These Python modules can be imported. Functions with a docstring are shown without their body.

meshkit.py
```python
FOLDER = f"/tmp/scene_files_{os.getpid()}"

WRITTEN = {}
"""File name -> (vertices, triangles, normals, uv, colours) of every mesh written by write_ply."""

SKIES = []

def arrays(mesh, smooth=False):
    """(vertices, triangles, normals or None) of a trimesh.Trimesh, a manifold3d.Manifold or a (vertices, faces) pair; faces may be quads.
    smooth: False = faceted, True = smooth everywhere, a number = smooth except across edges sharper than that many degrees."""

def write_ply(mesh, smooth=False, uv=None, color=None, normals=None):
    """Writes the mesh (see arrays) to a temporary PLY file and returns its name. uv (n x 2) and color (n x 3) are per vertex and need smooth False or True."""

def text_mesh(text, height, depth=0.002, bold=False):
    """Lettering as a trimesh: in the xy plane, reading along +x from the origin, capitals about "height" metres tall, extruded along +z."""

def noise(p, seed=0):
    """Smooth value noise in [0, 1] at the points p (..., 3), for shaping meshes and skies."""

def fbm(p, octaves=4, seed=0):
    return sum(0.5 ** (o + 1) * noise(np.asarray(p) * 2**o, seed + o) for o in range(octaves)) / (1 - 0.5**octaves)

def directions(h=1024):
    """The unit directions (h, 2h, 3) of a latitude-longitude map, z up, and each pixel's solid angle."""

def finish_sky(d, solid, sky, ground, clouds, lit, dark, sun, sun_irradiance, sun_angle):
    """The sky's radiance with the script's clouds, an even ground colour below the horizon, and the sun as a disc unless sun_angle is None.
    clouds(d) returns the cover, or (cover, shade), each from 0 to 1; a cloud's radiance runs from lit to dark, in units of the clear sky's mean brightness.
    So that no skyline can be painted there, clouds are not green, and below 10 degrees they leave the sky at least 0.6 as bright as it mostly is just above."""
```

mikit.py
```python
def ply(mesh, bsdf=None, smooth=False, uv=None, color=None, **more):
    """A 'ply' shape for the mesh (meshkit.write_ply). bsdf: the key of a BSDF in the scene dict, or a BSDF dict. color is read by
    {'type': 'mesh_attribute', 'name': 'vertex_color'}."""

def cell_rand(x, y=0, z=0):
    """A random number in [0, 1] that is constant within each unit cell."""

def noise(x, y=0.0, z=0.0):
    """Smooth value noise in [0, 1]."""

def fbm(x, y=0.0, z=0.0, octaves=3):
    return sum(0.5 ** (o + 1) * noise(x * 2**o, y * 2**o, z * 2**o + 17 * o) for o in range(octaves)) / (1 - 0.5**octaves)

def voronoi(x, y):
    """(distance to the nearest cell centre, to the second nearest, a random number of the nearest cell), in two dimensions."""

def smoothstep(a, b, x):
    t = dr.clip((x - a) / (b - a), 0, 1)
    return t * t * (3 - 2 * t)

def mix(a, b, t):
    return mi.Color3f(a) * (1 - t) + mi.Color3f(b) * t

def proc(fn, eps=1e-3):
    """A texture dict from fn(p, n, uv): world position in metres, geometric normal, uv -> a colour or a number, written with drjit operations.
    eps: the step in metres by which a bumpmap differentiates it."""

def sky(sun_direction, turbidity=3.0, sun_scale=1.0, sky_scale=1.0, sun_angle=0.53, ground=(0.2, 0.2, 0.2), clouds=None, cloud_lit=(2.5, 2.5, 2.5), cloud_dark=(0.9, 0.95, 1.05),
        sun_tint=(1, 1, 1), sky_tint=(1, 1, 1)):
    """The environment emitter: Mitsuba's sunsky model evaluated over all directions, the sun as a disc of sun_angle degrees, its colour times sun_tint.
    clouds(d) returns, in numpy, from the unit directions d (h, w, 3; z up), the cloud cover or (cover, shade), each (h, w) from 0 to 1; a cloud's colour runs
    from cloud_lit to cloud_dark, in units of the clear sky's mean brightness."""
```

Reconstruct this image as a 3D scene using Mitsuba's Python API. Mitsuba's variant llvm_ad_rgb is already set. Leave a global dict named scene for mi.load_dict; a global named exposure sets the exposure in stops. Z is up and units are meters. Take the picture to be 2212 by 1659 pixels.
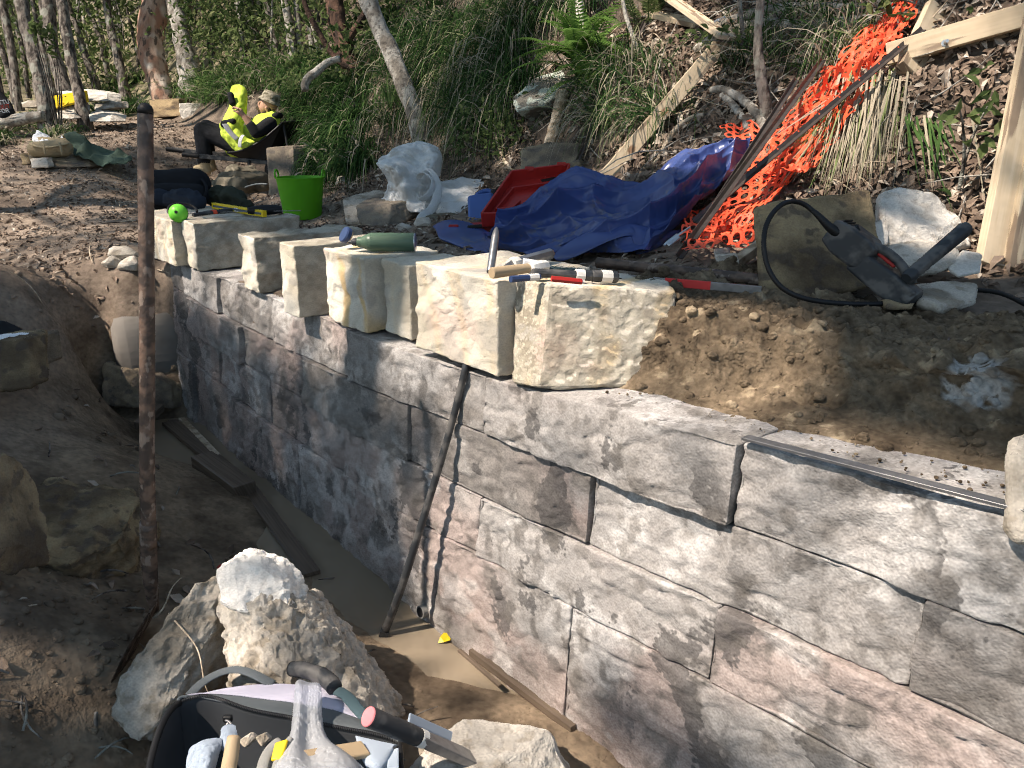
import math, random, numpy as np, trimesh, drjit as dr, mitsuba as mi, mikit, meshkit
from manifold3d import Manifold
from scipy.interpolate import RBFInterpolator
from scipy.spatial import ConvexHull
from mikit import proc, mix, smoothstep
random.seed(7); np.random.seed(7)
scene, labels = {}, {}
T = mi.ScalarTransform4f
V = np.array

# ---------------------------------------------------------------- camera, sky, exposure
CAM_H, PITCH, FOC = 1.55, math.radians(18.0), 1770.0 / 2212.0      # eye height over the water, downward tilt, focal length / picture width
scene['camera'] = {'type': 'perspective', 'fov': math.degrees(2 * math.atan(0.5 / FOC)), 'fov_axis': 'x', 'near_clip': 0.02, 'far_clip': 600.0,
                   'to_world': T().look_at(origin=[0, 0, CAM_H], target=[0, math.cos(PITCH), CAM_H - math.sin(PITCH)], up=[0, 0, 1])}
SUN = V([-0.891 * math.cos(math.radians(52)), -0.454 * math.cos(math.radians(52)), math.sin(math.radians(52))])
scene['daylight'] = mikit.sky(SUN.tolist(), turbidity=3.0, ground=(0.12, 0.12, 0.1), sun_tint=(.96, 1., 1.12), sky_tint=(1.12, 1., .82), sun_scale=.95, sky_scale=1.1, sun_angle=1.0)
exposure = 2.75

# ---------------------------------------------------------------- helpers
def ray(x, y):
    """Direction, one metre deep, of the sight line that surveys the photograph at x, y (in pixels of a 2212 wide print)."""
    u, v = (x - 1106) / 1770.0, (y - 829.5) / 1770.0
    return V([u, math.cos(PITCH) - v * math.sin(PITCH), -math.sin(PITCH) - v * math.cos(PITCH)])
def W(x, y, t): return V([0, 0, CAM_H]) + t * ray(x, y)
def Wz(x, y, z):
    r = ray(x, y); return W(x, y, (z - CAM_H) / r[2])

def numbered(name):
    if name not in USED: USED[name] = 0; return name
    USED[name] += 1; return '%s_%03d' % (name, USED[name])
USED = {}
def thing(name, label=None, cat=None, group=None, kind=None):
    k = numbered(name); d = {}
    if label: d['label'] = label
    if cat: d['category'] = cat
    if group: d['group'] = group
    if kind: d['kind'] = kind
    if d: labels[k] = d
    return k
def part(parent, name, mesh, bsdf, smooth=35, label=None, kind=None, uv=None, **kw):
    k = numbered(parent + '__' + name)
    scene[k] = mikit.ply(mesh, bsdf, smooth=smooth, uv=uv, **kw)
    d = {}
    if label: d['label'] = label
    if kind: d['kind'] = kind
    if d: labels[k] = d
    return k
def solo(name, mesh, bsdf, label, cat, smooth=35, group=None, kind=None, uv=None, **kw):
    k = thing(name, label, cat, group, kind)
    scene[k] = mikit.ply(mesh, bsdf, smooth=smooth, uv=uv, **kw)
    return k

def unit(v): v = np.asarray(v, float); return v / np.linalg.norm(v, axis=-1, keepdims=True)
def join(ms):
    vs, fs, o = [], [], 0
    for m in ms:
        v, f = (m.vertices, m.faces) if hasattr(m, 'vertices') else m
        vs.append(np.asarray(v)); fs.append(np.asarray(f) + o); o += len(v)
    return trimesh.Trimesh(np.vstack(vs), np.vstack(fs), process=False)
def frame(d):
    d = unit(d); a = V([0, 0, 1.0]) if abs(d[2]) < 0.9 else V([1.0, 0, 0])
    x = unit(np.cross(a, d)); return x, np.cross(d, x), d
def spline(pts, n):
    pts = np.asarray(pts, float)
    if len(pts) == 2:
        return pts[0] + (pts[1] - pts[0]) * np.linspace(0, 1, n)[:, None]
    from scipy.interpolate import CubicSpline
    s = np.r_[0, np.cumsum(np.linalg.norm(np.diff(pts[:, :3], axis=0), axis=1) + 1e-6)]
    return CubicSpline(s, pts, axis=0)(np.linspace(0, s[-1], n))
def tube(pts, r, n=8, seg=None, rough=0.0, seed=0, flat=1.0, freq=9.0):
    """Round bar along points with radius r (number, or one per given point); capped."""
    pts = np.asarray(pts, float); r = np.broadcast_to(np.asarray(r, float), (len(pts),))
    if seg: q = spline(np.c_[pts, r], seg); pts, r = q[:, :3], np.maximum(q[:, 3], 1e-4)
    tg = unit(np.gradient(pts, axis=0)); x, _, _ = frame(tg[0]); rings = []
    for i in range(len(pts)):
        x = unit(x - tg[i] * (x @ tg[i])); y = np.cross(tg[i], x)
        a = np.arange(n) * 2 * np.pi / n
        rings.append(pts[i] + r[i] * (np.cos(a)[:, None] * x + flat * np.sin(a)[:, None] * y))
    v = np.vstack(rings); m = len(pts)
    if rough:
        c = np.repeat(pts, n, 0); d = unit(v - c + 1e-9)
        v = v + d * (rough * (meshkit.fbm(v * freq, 4, seed) - 0.5) * 2)[:, None] 
    i, j = np.meshgrid(np.arange(m - 1), np.arange(n), indexing='ij'); k = (j + 1) % n
    a, b, c, d = (i * n + j).ravel(), (i * n + k).ravel(), ((i + 1) * n + k).ravel(), ((i + 1) * n + j).ravel()
    f = np.vstack([np.c_[a, b, c], np.c_[a, c, d]])
    v = np.vstack([v, pts[0], pts[-1]]); e = np.arange(n); e2 = (e + 1) % n; L = (m - 1) * n
    f = np.vstack([f, np.c_[e2, e, np.full(n, m * n)], np.c_[L + e, L + e2, np.full(n, m * n + 1)]])
    return trimesh.Trimesh(v, f, process=False)
def lathe(p0, p1, prof, n=24):
    """prof: (along 0..1, radius) pairs on the axis p0 to p1."""
    p0, p1 = V(p0, float), V(p1, float); x, y, d = frame(p1 - p0)
    pts = [p0 + (p1 - p0) * s for s, _ in prof]; a = np.arange(n) * 2 * np.pi / n
    v = np.vstack([p + max(r, 1e-5) * (np.cos(a)[:, None] * x + np.sin(a)[:, None] * y) for p, (_, r) in zip(pts, prof)])
    m = len(prof); i, j = np.meshgrid(np.arange(m - 1), np.arange(n), indexing='ij'); k = (j + 1) % n
    A, B, C, D = (i * n + j).ravel(), (i * n + k).ravel(), ((i + 1) * n + k).ravel(), ((i + 1) * n + j).ravel()
    f = np.vstack([np.c_[A, B, C], np.c_[A, C, D]])
    v = np.vstack([v, pts[0], pts[-1]]); e = np.arange(n); e2 = (e + 1) % n; L = (m - 1) * n
    f = np.vstack([f, np.c_[e2, e, np.full(n, m * n)], np.c_[L + e, L + e2, np.full(n, m * n + 1)]])
    return trimesh.Trimesh(v, f, process=False)
def hull(pts, b=0.0, n=1):
    """Convex solid of points, edges rounded by spheres of radius b."""
    pts = np.asarray(pts, float)
    if b:
        s = trimesh.creation.icosphere(n, b).vertices
        c = pts.mean(0); pts = (pts[:, None] + s[None]).reshape(-1, 3)
    h = ConvexHull(pts); m = trimesh.Trimesh(pts, h.simplices); m.merge_vertices(); m.remove_unreferenced_vertices(); m.fix_normals()
    return m
def axes(right, fwd=None, up=(0, 0, 1)):
    """3 unit columns from a rough right and up."""
    r = unit(right); u = unit(V(up, float) - r * (V(up) @ r)); return np.stack([r, np.cross(u, r), u], 1)
def bar(p0, p1, w, h, up=(0, 0, 1), b=0.004):
    """Squared timber or flat steel from p0 to p1: w wide, h thick along up."""
    p0, p1 = V(p0, float), V(p1, float); d = unit(p1 - p0); u = V(up, float); u = unit(u - d * (u @ d)); s = np.cross(d, u)
    c = [p + s * w * i / 2 + u * h * j / 2 for p in (p0 + d * b, p1 - d * b) for i in (-1, 1) for j in (-1, 1)]
    cc = V([p + s * (w / 2 - b) * i + u * (h / 2 - b) * j for p in (p0 + d * b, p1 - d * b) for i in (-1, 1) for j in (-1, 1)])
    return hull(cc, b)
def box(c, size, R=None, b=0.004):
    h = V(size, float) / 2 - b; p = V([[i, j, k] for i in (-1, 1) for j in (-1, 1) for k in (-1, 1)]) * h
    return hull((p if R is None else p @ np.asarray(R).T) + V(c), b)
def fine(m, edge):
    m = trimesh.Trimesh(m.vertices, m.faces)
    v, f = trimesh.remesh.subdivide_to_size(m.vertices, m.faces, edge, max_iter=12)
    m = trimesh.Trimesh(v, f); m.merge_vertices(); return m
def rough(m, amp, freq, seed=0, oct=4, ridge=0.0):
    n = m.vertex_normals; p = m.vertices + seed * 3.7
    d = meshkit.fbm(p * freq, oct, seed) - 0.5
    if ridge: d = d + ridge * (0.5 - np.abs(meshkit.fbm(p * freq * 1.7 + 9, 3, seed + 5) - 0.5) * 2 - 0.25)
    return trimesh.Trimesh(m.vertices + n * (2 * amp * d)[:, None], m.faces, process=False)
def rock(pts, seed=0, amp=0.012, freq=9.0, edge=0.02, b=0.012, ridge=0.6):
    """Broken stone: convex body with rounded arrises, facets and grain."""
    m = fine(hull(pts, b), edge)
    return rough(rough(m, amp, freq, seed, 3, ridge), amp * 0.3, freq * 5, seed + 3, 3)
def rock_at(c, size, seed, **kw):
    r = np.random.default_rng(seed); p = unit(r.normal(size=(14, 3))) * (0.75 + 0.3 * r.random((14, 1)))
    p[:, 2] = np.maximum(p[:, 2], -0.6); return rock(V(c) + p * V(size) / 2, seed, **kw)
def body(bones, edge=0.012, it=6):
    """One skin over bones (p0, r0, p1, r1)."""
    out = []
    for p0, r0, p1, r1 in bones:
        s = trimesh.creation.icosphere(2)
        out.append(Manifold.hull_points(np.vstack([s.vertices * r0 + V(p0), s.vertices * r1 + V(p1)])))
    m = out[0]
    for o in out[1:]: m = m + o
    k = m.refine_to_length(edge).to_mesh(); t = trimesh.Trimesh(k.vert_properties[:, :3], k.tri_verts)
    trimesh.smoothing.filter_taubin(t, iterations=it); return t
def grid_mesh(P, close=False):
    h, w = P.shape[:2]; i, j = np.meshgrid(np.arange(h - 1), np.arange(w - 1 + close), indexing='ij'); k = (j + 1) % w
    a, b, c, d = (i * w + j).ravel(), (i * w + k).ravel(), ((i + 1) * w + k).ravel(), ((i + 1) * w + j).ravel()
    return trimesh.Trimesh(P.reshape(-1, 3), np.vstack([np.c_[a, b, c], np.c_[a, c, d]]), process=False)
def patch(ctrl, nu, nv):
    """Smooth surface through a net of 3-D points (rows, columns, 3)."""
    from scipy.interpolate import RectBivariateSpline
    ctrl = np.asarray(ctrl, float); h, w = ctrl.shape[:2]; a, b = np.linspace(0, 1, h), np.linspace(0, 1, w)
    ku, kv = min(3, h - 1), min(3, w - 1)
    return np.stack([RectBivariateSpline(a, b, ctrl[..., k], kx=ku, ky=kv)(np.linspace(0, 1, nu), np.linspace(0, 1, nv)) for k in range(3)], -1)
def thick(P, th):
    """Closed sheet of thickness th over the grid P."""
    m = grid_mesh(P); n = m.vertex_normals; h, w = P.shape[:2]; k = h * w
    f = m.faces; rim = np.r_[np.arange(w), np.arange(2, h + 1) * w - 1, k - 2 - np.arange(w - 1), (np.arange(h - 2, -1, -1)) * w]
    a, b = rim[:-1], rim[1:]
    return trimesh.Trimesh(np.vstack([P.reshape(-1, 3), P.reshape(-1, 3) - n * th]), np.vstack([f, f[:, ::-1] + k, np.c_[b, a, a + k], np.c_[b, a + k, b + k]]), process=False)
def blades(root, tip_dir, length, width, droop, seed=0, seg=5):
    """Strap leaves in one mesh: arrays of roots, first directions, lengths, widths; gravity bends them by droop."""
    n = len(root); s = np.linspace(0, 1, seg + 1)[None, :, None]
    d = unit(tip_dir)[:, None]; L = length[:, None, None]; g = droop[:, None, None]
    P = root[:, None] + d * L * s * (1 - 0.25 * g * s) + V([0, 0, -1.0]) * L * g * s ** 2.2 * 0.75
    side = np.cross(tip_dir, np.random.default_rng(seed).normal(size=(n, 3)) * 0.6 + V([0, 0, 1.0])); side = unit(side)[:, None]
    wd = (width[:, None, None] / 2) * np.clip(1.15 - s ** 1.5 * 1.1, 0.06, 1)
    A, B = P - side * wd, P + side * wd
    v = np.stack([A, B], 2).reshape(-1, 3); k = np.arange(seg) * 2
    f = np.vstack([np.c_[k, k + 1, k + 3], np.c_[k, k + 3, k + 2]]); o = (np.arange(n) * 2 * (seg + 1))[:, None, None]
    return trimesh.Trimesh(v, (f[None] + o).reshape(-1, 3), process=False)
def leaves(c, d, n, length, width, fold=0.3, curl=0.25):
    """Many bent leaves in one mesh: centres, long axes, normals, lengths, widths."""
    d = unit(d); sde = unit(np.cross(n, d)); nn = np.cross(d, sde)
    L, w = length[:, None], width[:, None]
    p0, p2 = c - d * L / 2, c + d * L / 2 - nn * L * curl * 0.5; m1, m2 = c - d * L * 0.1, c + d * L * 0.22
    v = np.stack([p0, m1 - sde * w / 2 + nn * w * fold, m1 + sde * w / 2 + nn * w * fold, m1, m2 - sde * w * 0.34 + nn * w * fold * 0.5, m2 + sde * w * 0.34 + nn * w * fold * 0.5, p2], 1)
    f = V([[0, 3, 1], [0, 2, 3], [1, 3, 4], [3, 2, 5], [3, 5, 4], [4, 5, 6]])
    return trimesh.Trimesh(v.reshape(-1, 3), (f[None] + (np.arange(len(c)) * 7)[:, None, None]).reshape(-1, 3), process=False)

# ---------------------------------------------------------------- materials
def principled(c, r=0.8, **kw):
    c = c if isinstance(c, dict) else {'type': 'rgb', 'value': list(c)}
    return {'type': 'twosided', 'b': {'type': 'principled', 'base_color': c, 'roughness': r, 'specular': kw.pop('specular', 0.3), **kw}}
def bump(inner, fn, scale, eps=1e-3):
    return {'type': 'twosided', 'b': {'type': 'bumpmap', 'arbitrary': proc(fn, eps), 'scale': scale, 'bsdf': inner['b']}}
def nz(p, f, o=3): return mikit.fbm(p.x * f, p.y * f, p.z * f, o)
def C(*c): return mi.Color3f(*c)
def speck(f):
    return lambda p, n, uv: nz(p, f, 3)

def col_wall(p, n, uv):            # weathered grey sandstone: per-block tint in uv.x, pink vein in uv.y, dark damp stains, pale scuffs
    a, b, g = nz(p, 6.0, 4), nz(p + 11.0, 17.0, 3), mikit.noise(p.x * 260, p.y * 260, p.z * 260)
    c = mix(C(.150, .139, .131), C(.31, .296, .285), uv.x)
    c = mix(c, C(.29, .225, .205), smoothstep(.45, .75, nz(p + 5.0, 3.2, 3) + .45 * uv.y - .2) * .65)
    c = mix(c, C(.52, .508, .495), smoothstep(.51, .62, a + .16 * (b - .5)) * (.2 + .4 * uv.x))
    st = smoothstep(.585, .625, nz(p * mi.Vector3f(1, 1, .55) + 31.0, 9.0, 5) + .10 * (mikit.noise(p.x * 120, p.y * 120, p.z * 120) - .5))
    c = mix(c, C(.06, .058, .058), st * smoothstep(.47, .55, nz(p + 70.0, 2.6, 3)) * .75)
    c = mix(c, C(.10, .092, .085), smoothstep(.5, .72, nz(p * mi.Vector3f(1, 1, .4) + 90.0, 30.0, 4)) * smoothstep(.42, .60, nz(p + 50.0, 4.0, 2)) * .75)
    c = mix(c, C(.12, .11, .10), smoothstep(.56, .70, b) * .6)
    return c * (.70 + .6 * g) * (.8 + .4 * nz(p + 2.0, 90.0, 2))
def col_fresh(p, n, uv):           # freshly cut cream sandstone with iron and pink bands
    a, g = nz(p, 5.0, 4), mikit.noise(p.x * 300, p.y * 300, p.z * 300)
    band = .5 + .5 * dr.sin((p.x * 40 - p.y * 24 + p.z * 6) + 7 * nz(p, 4.0, 3))
    c = mix(C(.46, .415, .33), C(.66, .62, .54), smoothstep(.3, .7, a))
    c = mix(c, C(.58, .40, .17), smoothstep(.60, .9, band * (.35 + a)) * .8 * uv.x)
    c = mix(c, C(.50, .34, .30), smoothstep(.55, .72, nz(p + 17.0, 5.0, 3)) * .8 * uv.x)
    c = mix(c, C(.34, .32, .29), smoothstep(.56, .70, nz(p + 41.0, 13.0, 3)) * .6)
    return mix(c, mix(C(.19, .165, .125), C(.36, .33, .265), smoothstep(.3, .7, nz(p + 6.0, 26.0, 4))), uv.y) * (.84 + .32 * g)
def col_brown(p, n, uv):           # iron stained sandstone
    a, b, g = nz(p, 8.0, 4), nz(p + 3.0, 24.0, 3), mikit.noise(p.x * 240, p.y * 240, p.z * 240)
    c = mix(C(.095, .068, .042), C(.30, .225, .13), smoothstep(.3, .7, a))
    c = mix(c, C(.07, .055, .045), smoothstep(.55, .68, b) * .7)
    return mix(c, mix(C(.13, .12, .11), C(.27, .25, .23), a), uv.y) * (.8 + .4 * g)
def col_pale(p, n, uv):            # pale broken sandstone with soil
    a, b, g = nz(p, 9.0, 4), nz(p + 3.0, 30.0, 3), mikit.noise(p.x * 260, p.y * 260, p.z * 260)
    c = mix(C(.20, .175, .14), C(.45, .41, .35), smoothstep(.32, .66, a))
    c = mix(c, C(.72, .70, .66), uv.x)
    c = mix(c, C(.20, .16, .11), smoothstep(.52, .68, b) * (.55 - .4 * uv.x))
    return c * (.82 + .36 * g)
def col_lichen(p, n, uv):
    a = smoothstep(.46, .56, nz(p, 14.0, 4)); return mix(C(.15, .14, .12), C(.38, .42, .37), a) * (.8 + .4 * nz(p, 80.0, 2))
def wallside(p): return p.x * .783 + p.y * .622 - 1.234
def col_ground(p, n, uv):
    s = wallside(p); a, b, d = nz(p, 1.1, 4), nz(p + 7.0, 7.0, 4), nz(p + 3.0, 60.0, 3)
    path = mix(C(.11, .084, .064), C(.27, .215, .168), smoothstep(.3, .7, a * .5 + b * .5))
    mud = mix(C(.098, .072, .049), C(.22, .167, .115), smoothstep(.3, .7, b))
    hill = mix(C(.06, .047, .037), C(.155, .122, .094), smoothstep(.35, .7, b))
    h = (p.x - 1.7) * .835 + (p.y - 2.74) * .55
    c = mix(path, hill, smoothstep(-.5, .25, h + .8 * (a - .5)))
    c = mix(c, mix(C(.12, .105, .06), C(.27, .235, .16), b), smoothstep(12.5, 14., p.y + 4 * (a - .5)))
    c = mix(c, mud, smoothstep(.55, .25, p.z + .5 * (a - .5) ) * smoothstep(.2, .0, s))
    return c * (.55 + .9 * d)
def col_soil(p, n, uv):
    a, b, d = nz(p, 3.5, 4), nz(p + 9.0, 22.0, 4), nz(p + 3.0, 120.0, 3)
    c = mix(C(.045, .034, .024), C(.19, .145, .098), smoothstep(.3, .68, a * .55 + b * .45))
    c = mix(c, C(.36, .29, .20), smoothstep(.62, .75, b) * .7)
    c = mix(c, C(.38, .375, .36), smoothstep(.045, .02, (dr.square(p.x - .93) + dr.square(p.y - 1.54) + dr.square(p.z - 1.04)) * 7. + .05 * (b - .5)) * smoothstep(.36, .52, nz(p, 34.0, 4)))
    return c * (.5 + 1.0 * d)
def col_leaf(p, n, uv):
    r = mikit.cell_rand(uv.x * 997, 3, 1)
    return mix(mix(C(.075, .052, .038), C(.25, .19, .145), r), C(.42, .37, .31), smoothstep(.75, .95, mikit.cell_rand(uv.x * 997, 5, 2)))
def col_bark(p, n, uv):
    a = nz(p * mi.Vector3f(1, 1, .25), 38.0, 4); c = mix(C(.045, .038, .034), C(.22, .195, .17), smoothstep(.33, .66, a))
    return mix(c, C(.30, .31, .27), smoothstep(.56, .68, nz(p + 9.0, 9.0, 4)) * .7)
def col_bark_pink(p, n, uv):
    a = nz(p * mi.Vector3f(1, 1, .3), 10.0, 5); c = mix(C(.30, .17, .12), C(.47, .35, .27), smoothstep(.35, .65, a))
    c = mix(c, C(.60, .54, .47), smoothstep(.5, .65, nz(p + 8.0, 3.0, 3)))
    return mix(c, C(.07, .055, .045), smoothstep(.54, .64, nz(p * mi.Vector3f(1, 1, .4) + 4.0, 16.0, 4)) * .85)
def col_bark_red(p, n, uv):
    a = nz(p * mi.Vector3f(1, 1, .2), 22.0, 4); return mix(C(.025, .017, .014), C(.12, .070, .050), smoothstep(.3, .7, a))
def col_bark_grey(p, n, uv):
    a = nz(p * mi.Vector3f(1, 1, .35), 20.0, 4); c = mix(C(.16, .145, .125), C(.40, .385, .35), smoothstep(.35, .65, a))
    return mix(c, C(.08, .07, .06), smoothstep(.58, .70, nz(p + 5.0, 40.0, 3)) * .7)
def col_driftwood(p, n, uv):
    a = nz(p, 30.0, 4); return mix(C(.25, .19, .13), C(.52, .44, .34), smoothstep(.3, .7, a))
def col_timber(p, n, uv):          # fresh treated hardwood: long grain along uv.x, knots
    g = mikit.fbm(uv.x * 5, uv.y * 160, 0, 4); c = mix(C(.40, .32, .215), C(.54, .455, .335), g)
    c = mix(c, C(.17, .125, .09), smoothstep(.60, .66, mikit.fbm(uv.x * 2.2, uv.y * 34, 3, 4)) * .85)
    k, _, _ = mikit.voronoi(uv.x * 3.1, uv.y * 7 + 3.3)
    return mix(c, C(.20, .10, .05), smoothstep(.10, .05, k) * .8) * (.9 + .2 * nz(p, 30.0, 2))
def col_wet_wood(p, n, uv):
    g = mikit.fbm(uv.x * 6, uv.y * 190, 0, 4); return mix(C(.055, .042, .032), C(.15, .115, .085), g)
def col_rust(p, n, uv):
    a = nz(p, 40.0, 4); c = mix(C(.05, .035, .028), C(.13, .085, .062), smoothstep(.35, .65, a))
    return mix(c, C(.24, .19, .155), smoothstep(.58, .70, nz(p * mi.Vector3f(1, 1, .5) + 3.0, 60.0, 3)) * .7)
def col_tarp(p, n, uv):
    d = smoothstep(.58, .70, nz(p, 5.0, 4)) * smoothstep(.45, .60, nz(p + 3.0, 50.0, 3))
    c = mix(C(.032, .052, .165), C(.050, .080, .235), nz(p + 5.0, 8.0, 3)); return mix(c, C(.13, .125, .12), d * .5)
def col_jacket(p, n, uv):
    return mix(C(.40, .52, .04), C(.56, .70, .10), nz(p, 20.0, 2))
def col_blade(p, n, uv):           # uv.x: shade of this leaf, from dark green to straw
    c = mix(C(.018, .045, .016), C(.072, .135, .042), smoothstep(0, .55, uv.x)); c = mix(c, C(.19, .25, .10), smoothstep(.5, .72, uv.x))
    return mix(c, C(.42, .37, .29), smoothstep(.70, .82, uv.x))
def col_straw(p, n, uv): return mix(C(.24, .18, .12), C(.52, .43, .31), uv.x)
def col_bush(p, n, uv):
    c = mix(C(.032, .058, .022), C(.135, .185, .072), smoothstep(0, .6, uv.x)); return mix(c, C(.31, .33, .17), smoothstep(.6, 1., uv.x))
def col_fern(p, n, uv): return mix(C(.07, .15, .035), C(.17, .29, .07), uv.x)
def col_copper(p, n, uv): return mix(C(.10, .11, .03), C(.33, .16, .05), uv.x)
def col_camo(p, n, uv):
    a = nz(p, 26.0, 2); c = mix(C(.20, .18, .13), C(.33, .30, .23), smoothstep(.45, .5, a)); return mix(c, C(.11, .10, .065), smoothstep(.58, .62, nz(p + 4.0, 22.0, 2)))
def col_sack(p, n, uv): return mix(C(.07, .062, .045), C(.17, .152, .115), nz(p, 18.0, 4)) * (.8 + .4 * nz(p, 200.0, 2))
def col_bulk(p, n, uv):
    w = .92 + .08 * dr.sin(uv.x * 700) * dr.sin(uv.y * 700); d = smoothstep(.5, .7, nz(p, 9.0, 4)); return mix(C(.60, .61, .61), C(.45, .43, .39), d * .6) * w
def col_dusty(p, n, uv):
    d = smoothstep(.46, .66, nz(p, 22.0, 4)); return mix(C(.028, .031, .035), C(.15, .14, .13), d * .55)
def col_steel(p, n, uv): return mix(C(.16, .16, .165), C(.34, .34, .35), nz(p, 60.0, 3))
def col_muddywater(p, n, uv): return mix(C(.215, .175, .125), C(.26, .215, .16), nz(p, 5.0, 3))

def leafy(fn, trans, rough=0.5):
    return {'type': 'principledthin', 'base_color': proc(fn), 'roughness': rough, 'diff_trans': trans, 'spec_trans': 0.0, 'eta': 1.4}
M = {}
def mat(k, d): scene['bsdf_' + k] = d; M[k] = 'bsdf_' + k
def hb(f1, f2, k=.5): return lambda p, n, uv: nz(p, f1, 4) + k * nz(p + 9.0, f2, 2)
h_stone, h_soil, h_bark, h_fine = hb(70., 320.), hb(55., 240.), hb(45., 170.), hb(160., 500.)
mat('wall', bump(principled(proc(col_wall), .86), h_stone, .0035))
mat('fresh', bump(principled(proc(col_fresh), .88), h_stone, .006))
mat('brown', bump(principled(proc(col_brown), .88), h_stone, .006))
mat('pale', bump(principled(proc(col_pale), .88), h_stone, .006))
mat('lichen', principled(proc(col_lichen), .9))
mat('ground', bump(principled(proc(col_ground), .82), h_soil, .010))
mat('soil', bump(principled(proc(col_soil), .95, specular=.1), h_soil, .016))
mat('water', principled(proc(col_muddywater), .06, specular=.5))
mat('concrete', bump(principled(proc(lambda p, n, uv: mix(C(.08, .073, .066), C(.21, .198, .182), nz(p, 7.0, 5))), .85), h_fine, .003))
mat('leaf', principled(proc(col_leaf), .75))
mat('bark', bump(principled(proc(col_bark), .9), h_bark, .016))
mat('bark_pink', bump(principled(proc(col_bark_pink), .85), h_bark, .016))
mat('bark_red', bump(principled(proc(col_bark_red), .9), h_bark, .016))
mat('bark_grey', bump(principled(proc(col_bark_grey), .88), h_bark, .010))
mat('driftwood', bump(principled(proc(col_driftwood), .85), h_bark, .006))
mat('white_bark', principled(proc(lambda p, n, uv: mix(C(.55, .50, .43), C(.78, .75, .70), nz(p, 12.0, 4))), .7))
mat('timber', principled(proc(col_timber), .7))
mat('wet_wood', principled(proc(col_wet_wood), .38, specular=.5))
mat('rust', bump(principled(proc(col_rust), .5, specular=.5), h_fine, .002))
mat('tarp', principled(proc(col_tarp), .36, specular=.5))
mat('jacket', principled(proc(col_jacket), .75))
mat('blade', leafy(col_blade, .5, .42)); mat('straw', leafy(col_straw, .4, .7)); mat('bush', leafy(col_bush, .95, .33)); mat('fern', leafy(col_fern, .8)); mat('copper', leafy(col_copper, .7))
mat('camo', principled(proc(col_camo), .9)); mat('sack', principled(proc(col_sack), .95))
mat('bulk', principled(proc(col_bulk), .6)); mat('dusty', principled(proc(col_dusty), .5, specular=.4))
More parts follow.
